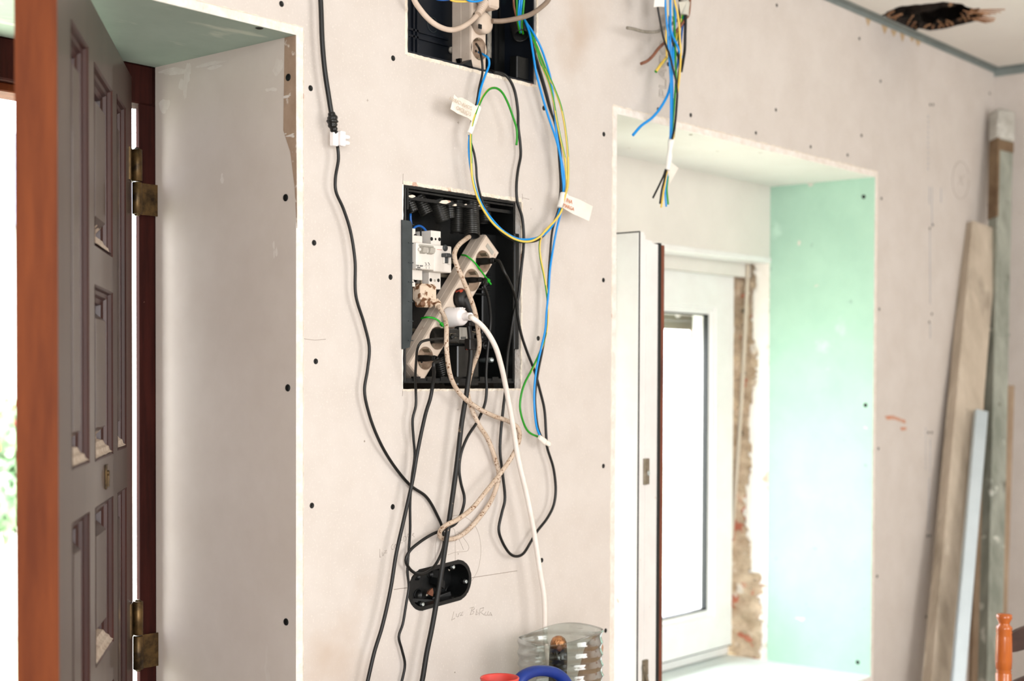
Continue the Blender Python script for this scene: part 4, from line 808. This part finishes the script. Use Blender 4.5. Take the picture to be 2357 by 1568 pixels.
# ------------------------------------------------------------------ corrugated conduits
def conduit(u0, v0, u1, v1, y0, y1, r, lab, open_=True, extra=None):
    a, c = P(u0,v0,y0), P(u1,v1,y1); pts = [a,(a+c)/2,c] if extra is None else [a]+extra+[c]
    pp_ = spline(pts,.0009); b = MB(); f = lambda t,L: r*(.90+.12*abs(math.sin(t*math.pi/.0042))**.6)
    b.tube(pp_, f, 18, spl=False, caps=False); b.tube(pp_, lambda t,L: r*.86, 18, spl=False, caps=False, mi=1)
    d = pp_[-1]-pp_[-2]; d /= np.linalg.norm(d); b.lathe(pp_[-1]-d*.0005, d, [(r*.86,0),(r*.86,.001),(r*1.0,.001),(r*1.0,0)], 18, caps=False)
    b.build('corrugated_conduit', [M['conduit'], M['dark']], label=lab, cat='conduit', group='corrugated conduits in the square box')
CT = 'black corrugated conduit in the square box, '
conduit(935,446,952,487,.03,.02,.0095, CT+'short greyish one nearest the flap')
conduit(962,450,982,492,.045,.035,.0125, CT+'tilted one with light ribs')
conduit(1003,458,1020,508,.035,.03,.0145, CT+'curved one with torn end')
conduit(1034,462,1037,502,.03,.028,.0090, CT+'thin one with bright dots')
conduit(1054,462,1054,536,.042,.04,.0145, CT+'long straight one')
conduit(1084,465,1087,543,.022,.004,.0150, CT+'foremost one with open end over the tan cable')
conduit(1113,470,1118,512,.035,.03,.0125, CT+'one behind the looped wires')
conduit(1008,820,1022,876,.05,.055,.0125, CT+'one at the bottom under the strip')

# ------------------------------------------------------------------ upper strip and its plugs
ts_x, ts_z0 = .447, 2.066
us, TU, UA, UB_ = socket_strip('power_strip', (.4435,2.40), (.4435,2.0840), .0430, .006, .058, 5, .3160-.0365-.0510*4, .0510, 'long vertical socket strip in the top box, white and speckled')
def usock(k): return TU(.3160-.0365-.0510*(4-k), 0, .006)
us1, us2 = usock(4), usock(3)
pr = empty('round_plug_cable', us2, 'round cream plug in the vertical strip with a grey-brown cable curving up over the wall', 'cable')
b = MB(); pc = P(1120.5,52,-.014); b.lathe((pc[0],.012,pc[2]),(0,-1,0),[(.0200,0),(.0205,.018),(.0195,.024),(.014,.027),(.003,.028)],28); b.build('plug', M['strip'], pr)
b = MB(); b.obox(P(1105,61,-.0165),(X,Y,Z),(.004,.001,.004)); b.build('plug_slot', M['dark'], pr)
cable('cord', [(1133,48.5,.018),(1155,48.5,.024),(1193,42,.034),(1221.4,33,.036),(1244,18),(1262,0),(1278,-40),(1285,-120)], .036, .0048, M['greycord'], pr)
pl = empty('beige_plug_cable', P(1110,15,-.03), 'beige cable drooping across the top box into a ribbed plug on the vertical strip', 'cable')
cable('cord', [(935,-70,.03),(953.6,0),(966,20),(987,44.6),(1010,61),(1038,69),(1063,62.5),(1086,47),(1103,29)], .035, .0050, M['beigecord'], pl)
b = MB(); b.tube(W([(1100,33,.035),(1108,19,.034),(1114,7,.03)],.03), lambda t,L: .0066+.0022*t/L+.0009*math.sin(t*1500), 14, step=.0008); b.obox(P(1124,5,-.018),(X,Y,Z),(.015,.017,.014),0,.004); b.build('plug', M['beigecord'], pl)
conduit(1192,58,1199,82,.03,.014,.0155, 'black corrugated conduit in the top box with wires dropping into it')
for pth, mt, lab, tw in (
    ([(1181,-60,.0),(1182,0,.0),(1183,15),(1187,33),(1194,66,-.01)], 'brown', 'brown wire entering the conduit of the top box', None),
    ([(1188,-60,.0),(1189.5,0,.0),(1191,38),(1194,62),(1197,76,-.012)], 'greenw', 'plain green wire entering the conduit of the top box', None),
    ([(1196,-60,.006),(1196,0,.006),(1193.5,31),(1195,56),(1198.5,76,-.012)], 'blue', 'blue wire nearer the strip entering the conduit of the top box', None),
    ([(1202,-60,.004),(1201,0,.004),(1198.5,25.5),(1197.5,51),(1201,74,-.012)], 'blue', 'blue wire beside the yellow-green one entering the conduit of the top box', None),
    ([(1208,-60,.006),(1206,0,.006),(1203.6,31),(1201,51),(1202,69),(1204,78,-.012)], 'yg', 'yellow-green wire entering the conduit of the top box', 1.5)):
    if mt == 'yg': MB().tube(W(pth,.005), .0022, 12, twist=tw, step=.004).build('electrical_wire', [M['greenw'],M['yellow']], label=lab, cat='wire', group='wires entering the conduit of the top box')
    else: cable('electrical_wire', pth, .005, .0022, M[mt], None, lab, 'wire', 'wires entering the conduit of the top box')
MB().tube(W([(1020,-12),(1040,1),(1058,3.5),(1078,2),(1100,-12)],.045), .002, 12, twist=1.2, step=.004).build('electrical_wire', [M['yellow'],M['greenw']], label='yellow-green wire dipping across the front of the vertical strip', cat='wire')
cable('electrical_wire', [(1060,-14),(1078,1),(1094,3.5),(1109,0),(1125,-12)], .05, .002, M['blue'], None, 'blue wire dipping across the front of the vertical strip', 'wire')
cable('electrical_wire', [(985,-14),(1005,-2),(1035,-2),(1055,-14)], .05, .002, M['dblue'], None, 'dark blue wire dipping across the top box', 'wire')

# ------------------------------------------------------------------ wire bundle between the boxes
G = 'wires looping between the two boxes'
def wire(path, off, mt, lab, group=G, r=.0022, pre=None, tw=.9):
    if mt == 'yg': return MB().tube((pre or [])+W(path, off), r, 12, twist=tw, step=.004).build('electrical_wire', [M['greenw'],M['yellow']], label=lab, cat='wire', group=group)
    return MB().tube((pre or [])+W(path, off), r, 10, step=.005).build('electrical_wire', M[mt], label=lab, cat='wire', group=group)
wire([(1200,30,-.02),(1205,40,-.005),(1219,76.5,.02),(1226.5,120,.03),(1234,166,.034),(1247,217),(1262,268),(1280,321),(1290,362),(1294,400),(1297,430),(1296,450),(1289,480),(1282,500),(1265,528),(1244,544.5),(1217,551),(1189,549),(1158,531.5),(1134,507),(1110,473),(1096,438.5),(1087.7,407.5),(1082.5,380),(1079.5,345),(1081,311),(1087,280),(1099,242),(1106.6,204),(1117,173),(1126,148),(1124,134,.030),(1115.6,127.5,.02),(1101.5,120,-.004)], .034, 'blue', 'blue wire of the loop that rises through a paper tag to the vertical strip')
wire([(1203,28,-.02),(1208,50,.0),(1229,115,.026),(1242,158,.030),(1257,209),(1270,260),(1283,306),(1291,357),(1292.5,393),(1293,421),(1292,449,.028),(1286,480),(1275,511),(1258,535),(1237.5,553),(1210,557.5),(1186,555),(1155,536),(1125,495),(1106.6,452),(1098,414),(1095.6,380),(1091,352),(1084,329),(1080,311),(1085,280,.029),(1096.4,240),(1103,201.5),(1110.5,166),(1109,138,.026),(1104,115,.018),(1096,101,-.004)], .029, 'black', 'black wire of the loop that rises through a paper tag to the vertical strip')
wire([(1202,34,-.02),(1209,54,.0),(1231.6,102,.03),(1244,143,.036),(1262,186),(1272.4,224.5),(1280,268),(1290,319),(1301,370),(1303,400),(1304,425),(1301,447),(1294,481.6),(1279,506),(1258,528),(1244,543.6),(1220,555.6),(1192.7,553.5),(1162,537),(1132,511),(1106.6,471.5),(1093,436),(1086,400),(1084.5,357),(1084,306),(1089,280),(1101.5,245),(1112,222),(1127,205),(1142,203),(1155,212),(1168,235),(1181,270),(1189,296),(1190,319),(1188.5,334)], .039, 'yg', 'yellow-green wire of the loop ending in a hook with a free tip')
wire([(1204,36,-.02),(1210,50,.0),(1226.5,74,.02),(1244,107,.03),(1257,143),(1267,178.6),(1272.4,217),(1276,255),(1281,306),(1287,344),(1297,393),(1299,414),(1299,447),(1292.6,483,.034),(1282,525,.03),(1273,573,.026),(1266,621),(1262.5,673),(1257.5,724),(1255,759),(1245,804,.026),(1234,855),(1229.5,905),(1231,951),(1235.7,985),(1244,1007)], .033, 'blue', 'blue wire running straight down from the top box to a pale tape end')
wire([(1205,32,-.02),(1211,52,.0),(1229,127.5,.022),(1252,204),(1265,250),(1277.5,286),(1284,332),(1288,383),(1290,421),(1289,449),(1285,486),(1272,528,.022),(1267,573),(1262.5,638),(1260.5,690),(1256,759),(1248,810),(1239,855),(1232,910),(1233.5,951),(1238.5,985),(1247,1008)], .024, 'black', 'black wire running down from the top box to a pale tape end')
wire([(1206,40,-.02),(1212,52,.0),(1239,115,.03),(1257,161),(1275,201.5),(1290,242),(1300.5,293),(1307,357),(1308,400),(1306,432),(1301,449,.042),(1294,480),(1284,500),(1262,525),(1246,545,.03),(1242,566,.024),(1244,593.5),(1253,638),(1259.5,683),(1260.5,717),(1257,766,.022),(1243,810),(1223.7,852),(1208,882),(1200,908),(1197,938),(1204.6,972),(1216.5,994),(1241,1007)], .044, 'yg', 'yellow-green wire bowing widest out and curling back to a pale tape end')
# paper tags
def strip_mesh(quads, th=.0004):
    b = MB()
    for q in quads: b.add(q, [tuple(range(len(q)))])
    return b
tg = empty('paper_tag', P(1085,300,-.04), 'white paper tag wrapped on three wires, faint mirrored writing on its flap', 'tag')
b = MB(); b.tube(W([(1102,246),(1095,266),(1089,285)],.034), .0062, 12, step=.004, flat=.8); b.tube(W([(1089,283),(1085,296),(1080,308)],.034), .0058, 12, step=.004, flat=.8); b.build('tag_wrap', M['paper'], tg)
fl = [(1046,217),(1054,225),(1062,224),(1078,232),(1097,245),(1088,280),(1076,271),(1054,262),(1037,251),(1041,234)]
yv = [.040,.044,.040,.036,.034,.034,.038,.044,.042,.040]
c_ = np.mean([P(u,v,-.04) for u,v in fl],axis=0); vs = [P(u,v,-y_) for (u,v),y_ in zip(fl,yv)]
b = MB(); b.add(vs+[c_],[(i,(i+1)%10,10) for i in range(10)]); b.add([v_+np.array([0,.0006,0]) for v_ in vs],[tuple(range(9,-1,-1))]); b.build('tag_flap', M['ptape'], tg)
pA, pB = P(1087,252,-.0450), P(1046,232,-.0450); xd = (pB-pA)/np.linalg.norm(pB-pA); yd = np.array([xd[2],0,-xd[0]]); yd = -yd if yd[2] < 0 else yd
text_part('handwriting', 'ZONA CARGA', .0095, pA-yd*.002, xd, yd, M['fmark'], tg); text_part('handwriting', 'EQUDIO', .0105, P(1084,268,-.0450), xd, yd, M['fmark'], tg)
tg = empty('paper_tag', P(1295,465,-.045), 'cream paper tag on the wire bundle, brown marker letters on its flap', 'tag')
b = MB(); b.tube(W([(1299,446,.036),(1296,462,.036),(1291,480,.034)],.036), .0092, 14, step=.004, flat=.85); b.build('tag_wrap', M['paper'], tg)
q = [P(u,v,-y_) for u,v,y_ in ((1304,448,.044),(1335,460,.050),(1364.5,475,.054),(1356,509,.054),(1320,493,.050),(1296,479,.044))]
b = MB(); b.add(q,[(0,1,4,5),(1,2,3,4)]); b.add([v_+np.array([0,.0006,0]) for v_ in q],[(5,4,1,0),(4,3,2,1)]); b.build('tag_flap', M['ptape'], tg)
pA, pB = P(1303,464,-.0525), P(1328,475,-.0535); xd = (pB-pA)/np.linalg.norm(pB-pA); yd = np.array([-xd[2],0,xd[0]]); yd = -yd if yd[2] < 0 else yd
text_part('marker_writing', 'INA', .0115, pA, xd, yd, M['bmark'], tg, thick=.0003); text_part('marker_writing', 'MARGA', .0100, P(1296,475,-.0515), xd, yd, M['bmark'], tg, thick=.0003)
b = MB(); b.tube(W([(1241,1006),(1249,1013),(1255,1018)],.033), lambda t,L: .0048+.002*t/L, 10, step=.003, flat=.6); b.tube(W([(1255,1018),(1262,1021),(1266,1024)],.033), .0055, 8, step=.003, flat=.5); b.build('tape_end', M['ptape'], label='pale tape bound round the tips of three wires beside the black loop', cat='tape')
b = MB(); 
# ------------------------------------------------------------------ bundle hanging over the window opening
G2 = 'cut wires hanging over the window opening'; HB = .055
def top_of(u): p = P(u, -60, -HB); return [np.array([p[0]+.01, -HB, CEIL-.002]), np.array([p[0]+.003, -HB, 2.38])]
def hw(path, mt, lab, off=HB, r=.0023, tip=True):
    pre = top_of(path[0][0]) if path[0][1] <= 0 else None
    o = wire(path, off, mt, lab, G2, r, pre, 1.3)
    return o
hw([(1512,-30),(1512,0),(1515,23),(1521,57),(1528,89.6),(1535,110),(1542,128.6),(1549,158),(1555,182),(1559,213.5),(1557,248.6),(1553.7,287),(1547,320)],'black','long black wire at the outer side of the hanging bundle, reaching the white tape',.075)
hw([(1531,-30),(1531,0),(1533,34),(1536,69),(1538,103),(1540.5,138),(1543.4,180),(1544,255),(1543,320)],'blue','long pale blue wire at the left side of the hanging bundle',.066)
hw([(1536,-30),(1536,0),(1539.4,34),(1541.7,69),(1543.4,103),(1545,138),(1547.4,180),(1548,223),(1545,320)],'blue','long blue wire down the middle of the hanging bundle',.062)
hw([(1543.4,-30),(1543.4,39),(1544,64),(1547.4,80),(1558,103),(1569,133)],'blue','blue wire cut short, its copper tip crossing the black ones',.070)
hw([(1553,-30),(1553,15),(1554,40),(1550,100),(1548,159),(1542.5,197.6),(1536,220),(1520,248.6),(1501,271),(1475.6,290),(1457,311)],'blue','thick blue wire bending away to a free end above the opening',.056,.0030)
hw([(1544.6,-30),(1544.6,0),(1549.7,34),(1552.6,64),(1554,103),(1555,149),(1556,180),(1552,239),(1546,320)],'greenw','long green wire in the hanging bundle',.060)
hw([(1552.6,-30),(1552.6,0),(1559,28.7),(1563,57),(1565,92),(1567,126),(1565,160.7),(1563,185),(1558.5,223),(1555,271),(1549,320)],'yellow','long yellow-sided wire at the front of the hanging bundle',.072)
hw([(1564,-30),(1564,60),(1563,110),(1565,140),(1561,178.5),(1557,255),(1550,320)],'black','long black wire at the inner side of the hanging bundle',.052)
hw([(1578,-30),(1578,35.6),(1577,80),(1576,115),(1572.7,138),(1568,165)],'black','thick black wire cut off beside the hanging bundle',.054,.0034)
hw([(1574,-30),(1574,36),(1570,69),(1567,97.6),(1562,120.5),(1559.5,149),(1553,170)],'dblue','dark blue wire at the back of the hanging bundle',.048)
hw([(1545,-30),(1545,80),(1552,109),(1563,136)],'black','black wire cut short across the hanging bundle',.058)
hw([(1589,-30),(1588,0),(1584,35.6),(1578,42.5),(1569,56),(1558,70),(1546,82),(1529,99),(1515,112.5),(1502.7,128.6),(1489,141),(1476,146.5)],'brown','brown wire swept aside to a free end',.050,.0034)
hw([(1580,-30),(1576,10),(1570,36),(1567,48),(1561,73.5),(1555.5,95),(1545,117),(1535,132),(1521,149),(1509.6,165)],'yg','thick green wire with a yellow side swept to a free end',.046,.0034)
hw([(1536,-30),(1536,39),(1533.7,69),(1533,92),(1534.5,130)],'yellow','short yellow wire ending by the green tip',.064,.0018)
hw([(1570,-30),(1569,20),(1567,38),(1558,47),(1540.5,58.6),(1529,65),(1512,73),(1494.6,74),(1477,72),(1458,66.6),(1443.5,64)],'greyw','grey wire bent sideways with a bare copper end',.044,.0034)
b = MB(); b.tube(W([(1443.5,64),(1441,63.5)],.044),.0022,8); b.build('copper_tip', M['copper'], bpy.data.objects['electrical_wire'] if False else None, label='bare copper end of the bent grey wire', cat='wire') if False else None
# tapes
b = MB(); b.tube(W([(1546,316),(1542,345),(1539,372),(1536,392)],.060), lambda t,L: .0066+.0010*math.sin(t*160), 12, step=.004, flat=.9); tp = b.build('wrapping_tape', M['paper'], label='white tape wound round the hanging bundle below the lintel', cat='tape')
q = [P(1543,372,-.062),P(1562,387,-.058),P(1541,424,-.058),P(1537,392,-.062)]; b = MB(); b.add(q,[(0,1,2,3)]); b.add([v_+np.array([0,.0006,0]) for v_ in q],[(3,2,1,0)]); b.build('tape_flap', M['ptape'], tp)
b = MB(); q = [P(u,v,-.078) for u,v in ((1508,-12),(1530,-12),(1529,16),(1521,15),(1505,16.5))]; b.prism(q,(0,.0006,0)); b.build('paper_tag', M['paper'], label='small white paper scrap on the hanging bundle at the ceiling side', cat='tag')
b = MB(); b.tube(W([(1538,-30),(1539,0),(1540,20),(1541,38)],.063), .0105, 12, flat=.7); b.build('clear_tape', M['clear'], label='yellowish clear tape round the blue wires of the hanging bundle', cat='tape')
b = MB(); b.tube(W([(1578,4),(1576,20),(1575,36)],.050), .0118, 12, flat=.8); q = [P(u,v,-.060) for u,v in ((1562,4),(1580,4),(1567,32))]; b.prism(q,(0,.0006,0)); b.build('clear_tape', M['clear'], label='clear tape round the thick black, green and brown wires', cat='tape')
for pth, mt, lab in (([(1532,390),(1528,403),(1520,420.7),(1503,455.5)],'black','black wire tail splaying farthest out below the white tape'),([(1534,390),(1529,415),(1523.4,436.6),(1519,469)],'black','straighter black wire tail below the white tape'),([(1536,390),(1531,420),(1526.6,446),(1522,477.5)],'yellow','yellow wire tail below the white tape'),([(1538,390),(1533,420),(1531,440),(1533.6,476)],'blue','blue wire tail below the white tape'),([(1540,390),(1536,420),(1535,436.6),(1538,471)],'greenw','green wire tail below the white tape')):
    wire(pth, .058+.004*len(lab)%3*.001, mt, lab, 'wire tails below the white tape', .0021)

# ------------------------------------------------------------------ leaning timbers in the corner
def lean(name, top, bot, half, mt, lab, rotz=0., bev=.002, cat='timber', extra=None):
    """bar from top point to bot point (continues to the floor); half = (half width, half thickness)"""
    top, bot = np.array(top), np.array(bot); d = (bot-top); d = d/np.linalg.norm(d); k = (0.003-top[2])/d[2]; end = top+d*k
    wv = np.array([math.cos(rotz), math.sin(rotz), 0]); wv = wv-d*np.dot(wv,d); wv /= np.linalg.norm(wv); tv = np.cross(d,wv)
    b = MB(); N = 24; c = (top+end)/2; L_ = np.linalg.norm(end-top)
    b.obox(c,(wv,tv,d),(half[0],half[1],L_/2),0,bev)
    o = b.build(name, mt, label=lab, cat=cat); return o, wv, tv, d, top, end
wlab = 'leaning in the corner'
tz = P(2256,522,-.075)
lean('timber_beam', P(2258,522,-.030), P(2166,1568,-.10), (.050,.022), M['beam'], 'broad weathered pale beam leaning against the wall, nearest the window', rotz=math.radians(-28))
o, wv, tv, d, tp_, en_ = lean('metal_prop', P(2307,262,-.050), P(2278,1568,-.17), (.027,.022), M['post'], 'tall grey-green post with a mortar-caked head leaning in the corner', rotz=math.radians(-30))
b = MB(); q = tp_+d*.045; b.obox(q,(wv,tv,d),(.033,.028,.052),0,.008); b.build('mortar_cap', M['mortar'], o)
b = MB(); q = tp_+d*.22; b.obox(q-wv*.0265,(wv,tv,d),(.004,.0225,.13),0,.001); b.obox(tp_+d*.115,(wv,tv,d),(.0295,.0235,.018),0,.002); b.build('rust_patch', M['rust'], o)
b = MB(); b.obox(tp_+d*.72-tv*0,(wv,tv,d),(.0285,.0235,.0035)); b.build('welded_collar', M['post'], o); b = MB(); b.lathe(tp_+d*.40-tv*.022, -tv, [(.016,-.002),(.014,.004),(.006,.006)], 12); b.build('bolt_head', M['post'], o)
lean('metal_profile', P(2258,946,-.115), P(2205,1568,-.175), (.019,.010), M['profile'], 'pale blue-grey metal profile standing between the beam and the post', rotz=math.radians(-40), cat='metal profile')
lean('timber_lath', P(2268,700,-.02), P(2240,1568,-.07), (.012,.010), M['lath'], 'narrow tan lath leaning behind the metal profile', rotz=math.radians(-35))
lean('timber_lath', P(2322,888,-.10), P(2300,1568,-.15), (.016,.010), M['lath'], 'rough brown lath leaning behind the tall post by the side wall', rotz=math.radians(-60))

# ------------------------------------------------------------------ chair back in the corner
ch = empty('wooden_chair', PZ(2310,1568,.86)*0+np.array([2.1,-.5,0]), 'honey-coloured wooden chair with turned posts and dark curved slats', 'chair')
pc = P(2311.5,1412,-.62); pz = pc[2]; cx_, cy_ = pc[0], pc[1]; rp = .0175*1.0
prof_ = [(.008,0),(.0165,-.002),(.0172,-.010),(.012,-.020),(.0118,-.024),(.017,-.029),(.0175,-.034),(.0165,-.036),(.0175,-.040),(.0165,-.044),(.0172,-.050),(.0182,-.10),(.0172,-.120),(.0152,-.122),(.0172,-.125),(.0152,-.128),(.0172,-.131),(.0175,-.25),(.015,-.40),(.018,-.46),(.018,-(pz-.44)),(.014,-pz+.0)]
sdir = np.array([.745,-.667,0]); fdir = np.array([-.667,-.745,0])
for k in range(2):
    q = np.array([cx_,cy_,pz])+sdir*.40*k; b = MB(); b.lathe(q,(0,0,-1),[(r_,-t) for r_,t in prof_],24); b.build('back_post', M['chair'], ch)
for (zt, zb, arch) in ((pz-.045,pz-.085,.03),(pz-.155,pz-.20,.03),(pz-.27,pz-.31,.03)):
    b = MB(); N = 20; vs = []
    for i in range(N+1):
        t = i/N; bow = -.03*math.sin(math.pi*t); zt_ = zt+arch*math.sin(math.pi*t)**.7; zb_ = zb+(.012*math.sin(math.pi*t*2)**2)
        for (zq, of) in ((zt_,0),(zb_,0),(zb_,.012),(zt_,.012)): vs.append(np.array([cx_,cy_,0])+sdir*(.012+.376*t)-fdir*(bow*-1+of-.006)+np.array([0,0,zq]))
    b.add(vs,[(i*4+k,i*4+(k+1)%4,(i+1)*4+(k+1)%4,(i+1)*4+k) for i in range(N) for k in range(4)],0,False); b.build('back_slat', M['darkchair'], ch)
b = MB(); c = np.array([cx_,cy_,.445])+sdir*.20+fdir*.20; b.obox(c,(sdir,fdir,(0,0,1)),(.215,.205,.015),0,.006); b.build('seat', M['chair'], ch)
for k in range(2): q = np.array([cx_,cy_,.43])+sdir*.40*k+fdir*.37; MB().lathe(q,(0,0,-1),[(.018,0),(.02,.1),(.016,.2),(.018,.3),(.013,.43)],16).build('leg', M['chair'], ch)
for k in range(2): q = np.array([cx_,cy_,.2])+sdir*.40*k; MB().tube([q,q+fdir*.37],.009,10).build('stretcher', M['chair'], ch)

# ------------------------------------------------------------------ things at the foot of the picture, on a work bench
bt = .795
wbn = empty('work_bench', (.5,-.25,0), 'plain wooden work bench below the cut bottle and blue handle', 'bench')
b = MB(); b.box(.05,1.0,-.52,-.06,bt-.03,bt,0,.003); b.build('bench_top', M['bench'], wbn)
for x in (.09,.96):
    for y in (-.48,-.10): MB().box(x-.03,x+.03,y-.03,y+.03,0,bt-.03,0,.003).build('leg', M['bench'], wbn)
bc = P(1290,1500,-.125); bx, by = bc[0], -.125
b = MB(); n = 40; vs = []; zt0 = P(1182,1480,-.14)[2]; R_ = .082; rows_ = 90
H_ = zt0-bt
for i in range(rows_+1):
    for k in range(n):
        a = 2*math.pi*k/n; top = zt0-.006+.010*math.sin(a+2.2)+.003*math.sin(a*3); z = bt+.002+(top-bt-.002)*i/rows_
        rr = R_*(1-.045*abs(math.sin((z-zt0)*math.pi/.021+.35*math.sin(a+1))))*(.97 if i == 0 else 1); rr *= 1+.01*math.sin(a*5+z*60)
        vs.append((bx+rr*math.cos(a),by+rr*math.sin(a),z))
b.add(vs,[(i*n+k,i*n+(k+1)%n,(i+1)*n+(k+1)%n,(i+1)*n+k) for i in range(rows_) for k in range(n)]+[tuple(range(n-1,-1,-1))],0,True)
bo = b.build('cut_water_bottle', M['pet'], label='clear ribbed plastic bottle cut open at the top, holding odds and ends', cat='bottle')
sm_ = bo.modifiers.new('wall','SOLIDIFY'); sm_.thickness = .0012; sm_.offset = -1
q = P(1286,1466,-.13); b = MB(); e = np.array([bx-.012,by,bt+.01]); d = (q-e); L_ = np.linalg.norm(d)
b.lathe(e,d,[(.014,0),(.017,L_*.4),(.0175,L_*.80),(.0165,L_*.90)],20,0); sb_ = b.build('glass_bottle', M['bottle'], label='dark glossy bottle with a crinkled coppery tip standing in the cut bottle', cat='bottle')
MB().lathe(e+d*.895,d,[(.0165,0),(.0152,.012),(.012,.019),(.006,.023),(.001,.024)],16).build('foil_cap', M['cork'], sb_)
MB().lathe(P(1289,1493,-.148),(0,-1,0),[(.0062,-.003),(.0062,0),(.005,.001),(.001,.0012)],16).build('round_seal', M['brown'], sb_)
q = P(1376,1466,-.135); e = np.array([bx-.005,by-.02,bt+.012]); d = q-e; L_ = np.linalg.norm(d)
MB().lathe(e,d,[(.012,0),(.0160,L_*.5),(.0190,L_*.84),(.0165,L_*.92),(.009,L_*.98),(.001,L_)],18).build('wooden_stick', M['stick'], label='pale brown rounded handle leaning out of the cut bottle', cat='tool handle')
# blue jug handle and jug
jc = P(1245,1600,-.24); jg = empty('blue_jug', (jc[0],-.24,bt), 'blue plastic jug whose thick arched handle shows in front of the cut bottle', 'jug')
hpth = [P(1190,1680,-.26),P(1186,1600,-.27),P(1196,1566,-.27),P(1222,1548,-.27),P(1258,1545,-.27),P(1284,1553,-.27),P(1302,1572,-.27),P(1318,1620,-.26)]
MB().tube(hpth, lambda t,L: .0105+.0012*math.sin(t*30), 16).build('handle', M['bluep'], jg)
b = MB(); jz = hpth[0][2]-.0; mid = (hpth[0]+hpth[-1])/2; b.lathe((mid[0],mid[1],bt),(0,0,1),[(.055,0),(.075,.004),(.08,.02),(.08,jz-bt-.03),(.072,jz-bt-.01),(.06,jz-bt),(.001,jz-bt+.001)],28); b.build('jug_body', M['bluep'], jg)
rc_ = P(1150,1570,-.27); rz = rc_[2]; b = MB()
b.lathe((rc_[0],-.27,bt),(0,0,1),[(.026,0),(.027,.002),(.0315,rz-bt+.004),(.0325,rz-bt+.006),(.0315,rz-bt+.008),(.0295,rz-bt+.006),(.0255,.004),(.001,.004)],32,caps=False); b.build('red_cup', M['red'], label='red plastic cup with only its rim showing beside the blue jug', cat='cup')

# ------------------------------------------------------------------ outdoors, seen through the door gap
b = MB(); b.box(-12,24,.62,30,-.35,-.30); b.build('ground', M['lawn'], kind='structure', label='pale sunlit grass outside the doorway')
def ud(u,v,y): return P(u,v,y)
gp = ud(15,760,7); b = MB(); z_top = ud(15,690,7)[2]; b.box(gp[0]-3,gp[0]+3,7,7.2,-.3,z_top,0,.02); b.build('garden_wall', M['gwall'], label='white rendered garden wall outside the doorway', cat='wall')
hp_ = ud(15,400,14); b = MB(); b.box(hp_[0]-4,hp_[0]+4,14,18,-.3,ud(15,520,14)[2],0,.02); ho_ = b.build('house', M['gwall'], label='blurred house beyond the garden wall with a grey roof', cat='building')
zr = ud(15,520,14)[2]; b = MB(); b.prism([(hp_[0]-4.3,13.7,zr),(hp_[0]-4.3,18.3,zr),(hp_[0]-4.3,16,ud(15,300,16)[2])],(8.6,0,0)); b.build('roof', M['roofm'], ho_)
def shrub(u,v,y,r,lab,fl=False,seed=1):
    c = ud(u,v,y); rg = np.random.RandomState(seed); r_ = empty('garden_shrub', (c[0],y,-.3), lab, 'shrub'); b = MB(); f2 = MB()
    for k in range(700):
        d_ = rg.randn(3); d_ /= np.linalg.norm(d_); q = c+d_*r*(.5+.5*rg.rand()); a = rg.randn(3); a /= np.linalg.norm(a); e_ = np.cross(a,d_); e_ /= np.linalg.norm(e_)+1e-9
        s_ = .05; (f2 if fl and k % 12 == 0 else b).add([q-a*s_,q+e_*s_*.5,q+a*s_,q-e_*s_*.5],[(0,1,2,3)])
    b.build('foliage', M['bush'], r_, kind='stuff'); MB().tube([np.array([c[0],y,-.3]),c],.010,8).build('stem', M['rust'], r_)
    if fl: f2.build('blossom', M['flower'], r_, kind='stuff')
shrub(10,1020,6.2,.30,'green garden shrub with red blossom before the white garden wall',True,3); shrub(8,1150,5.2,.22,'lower plain green shrub near the grass',False,5)
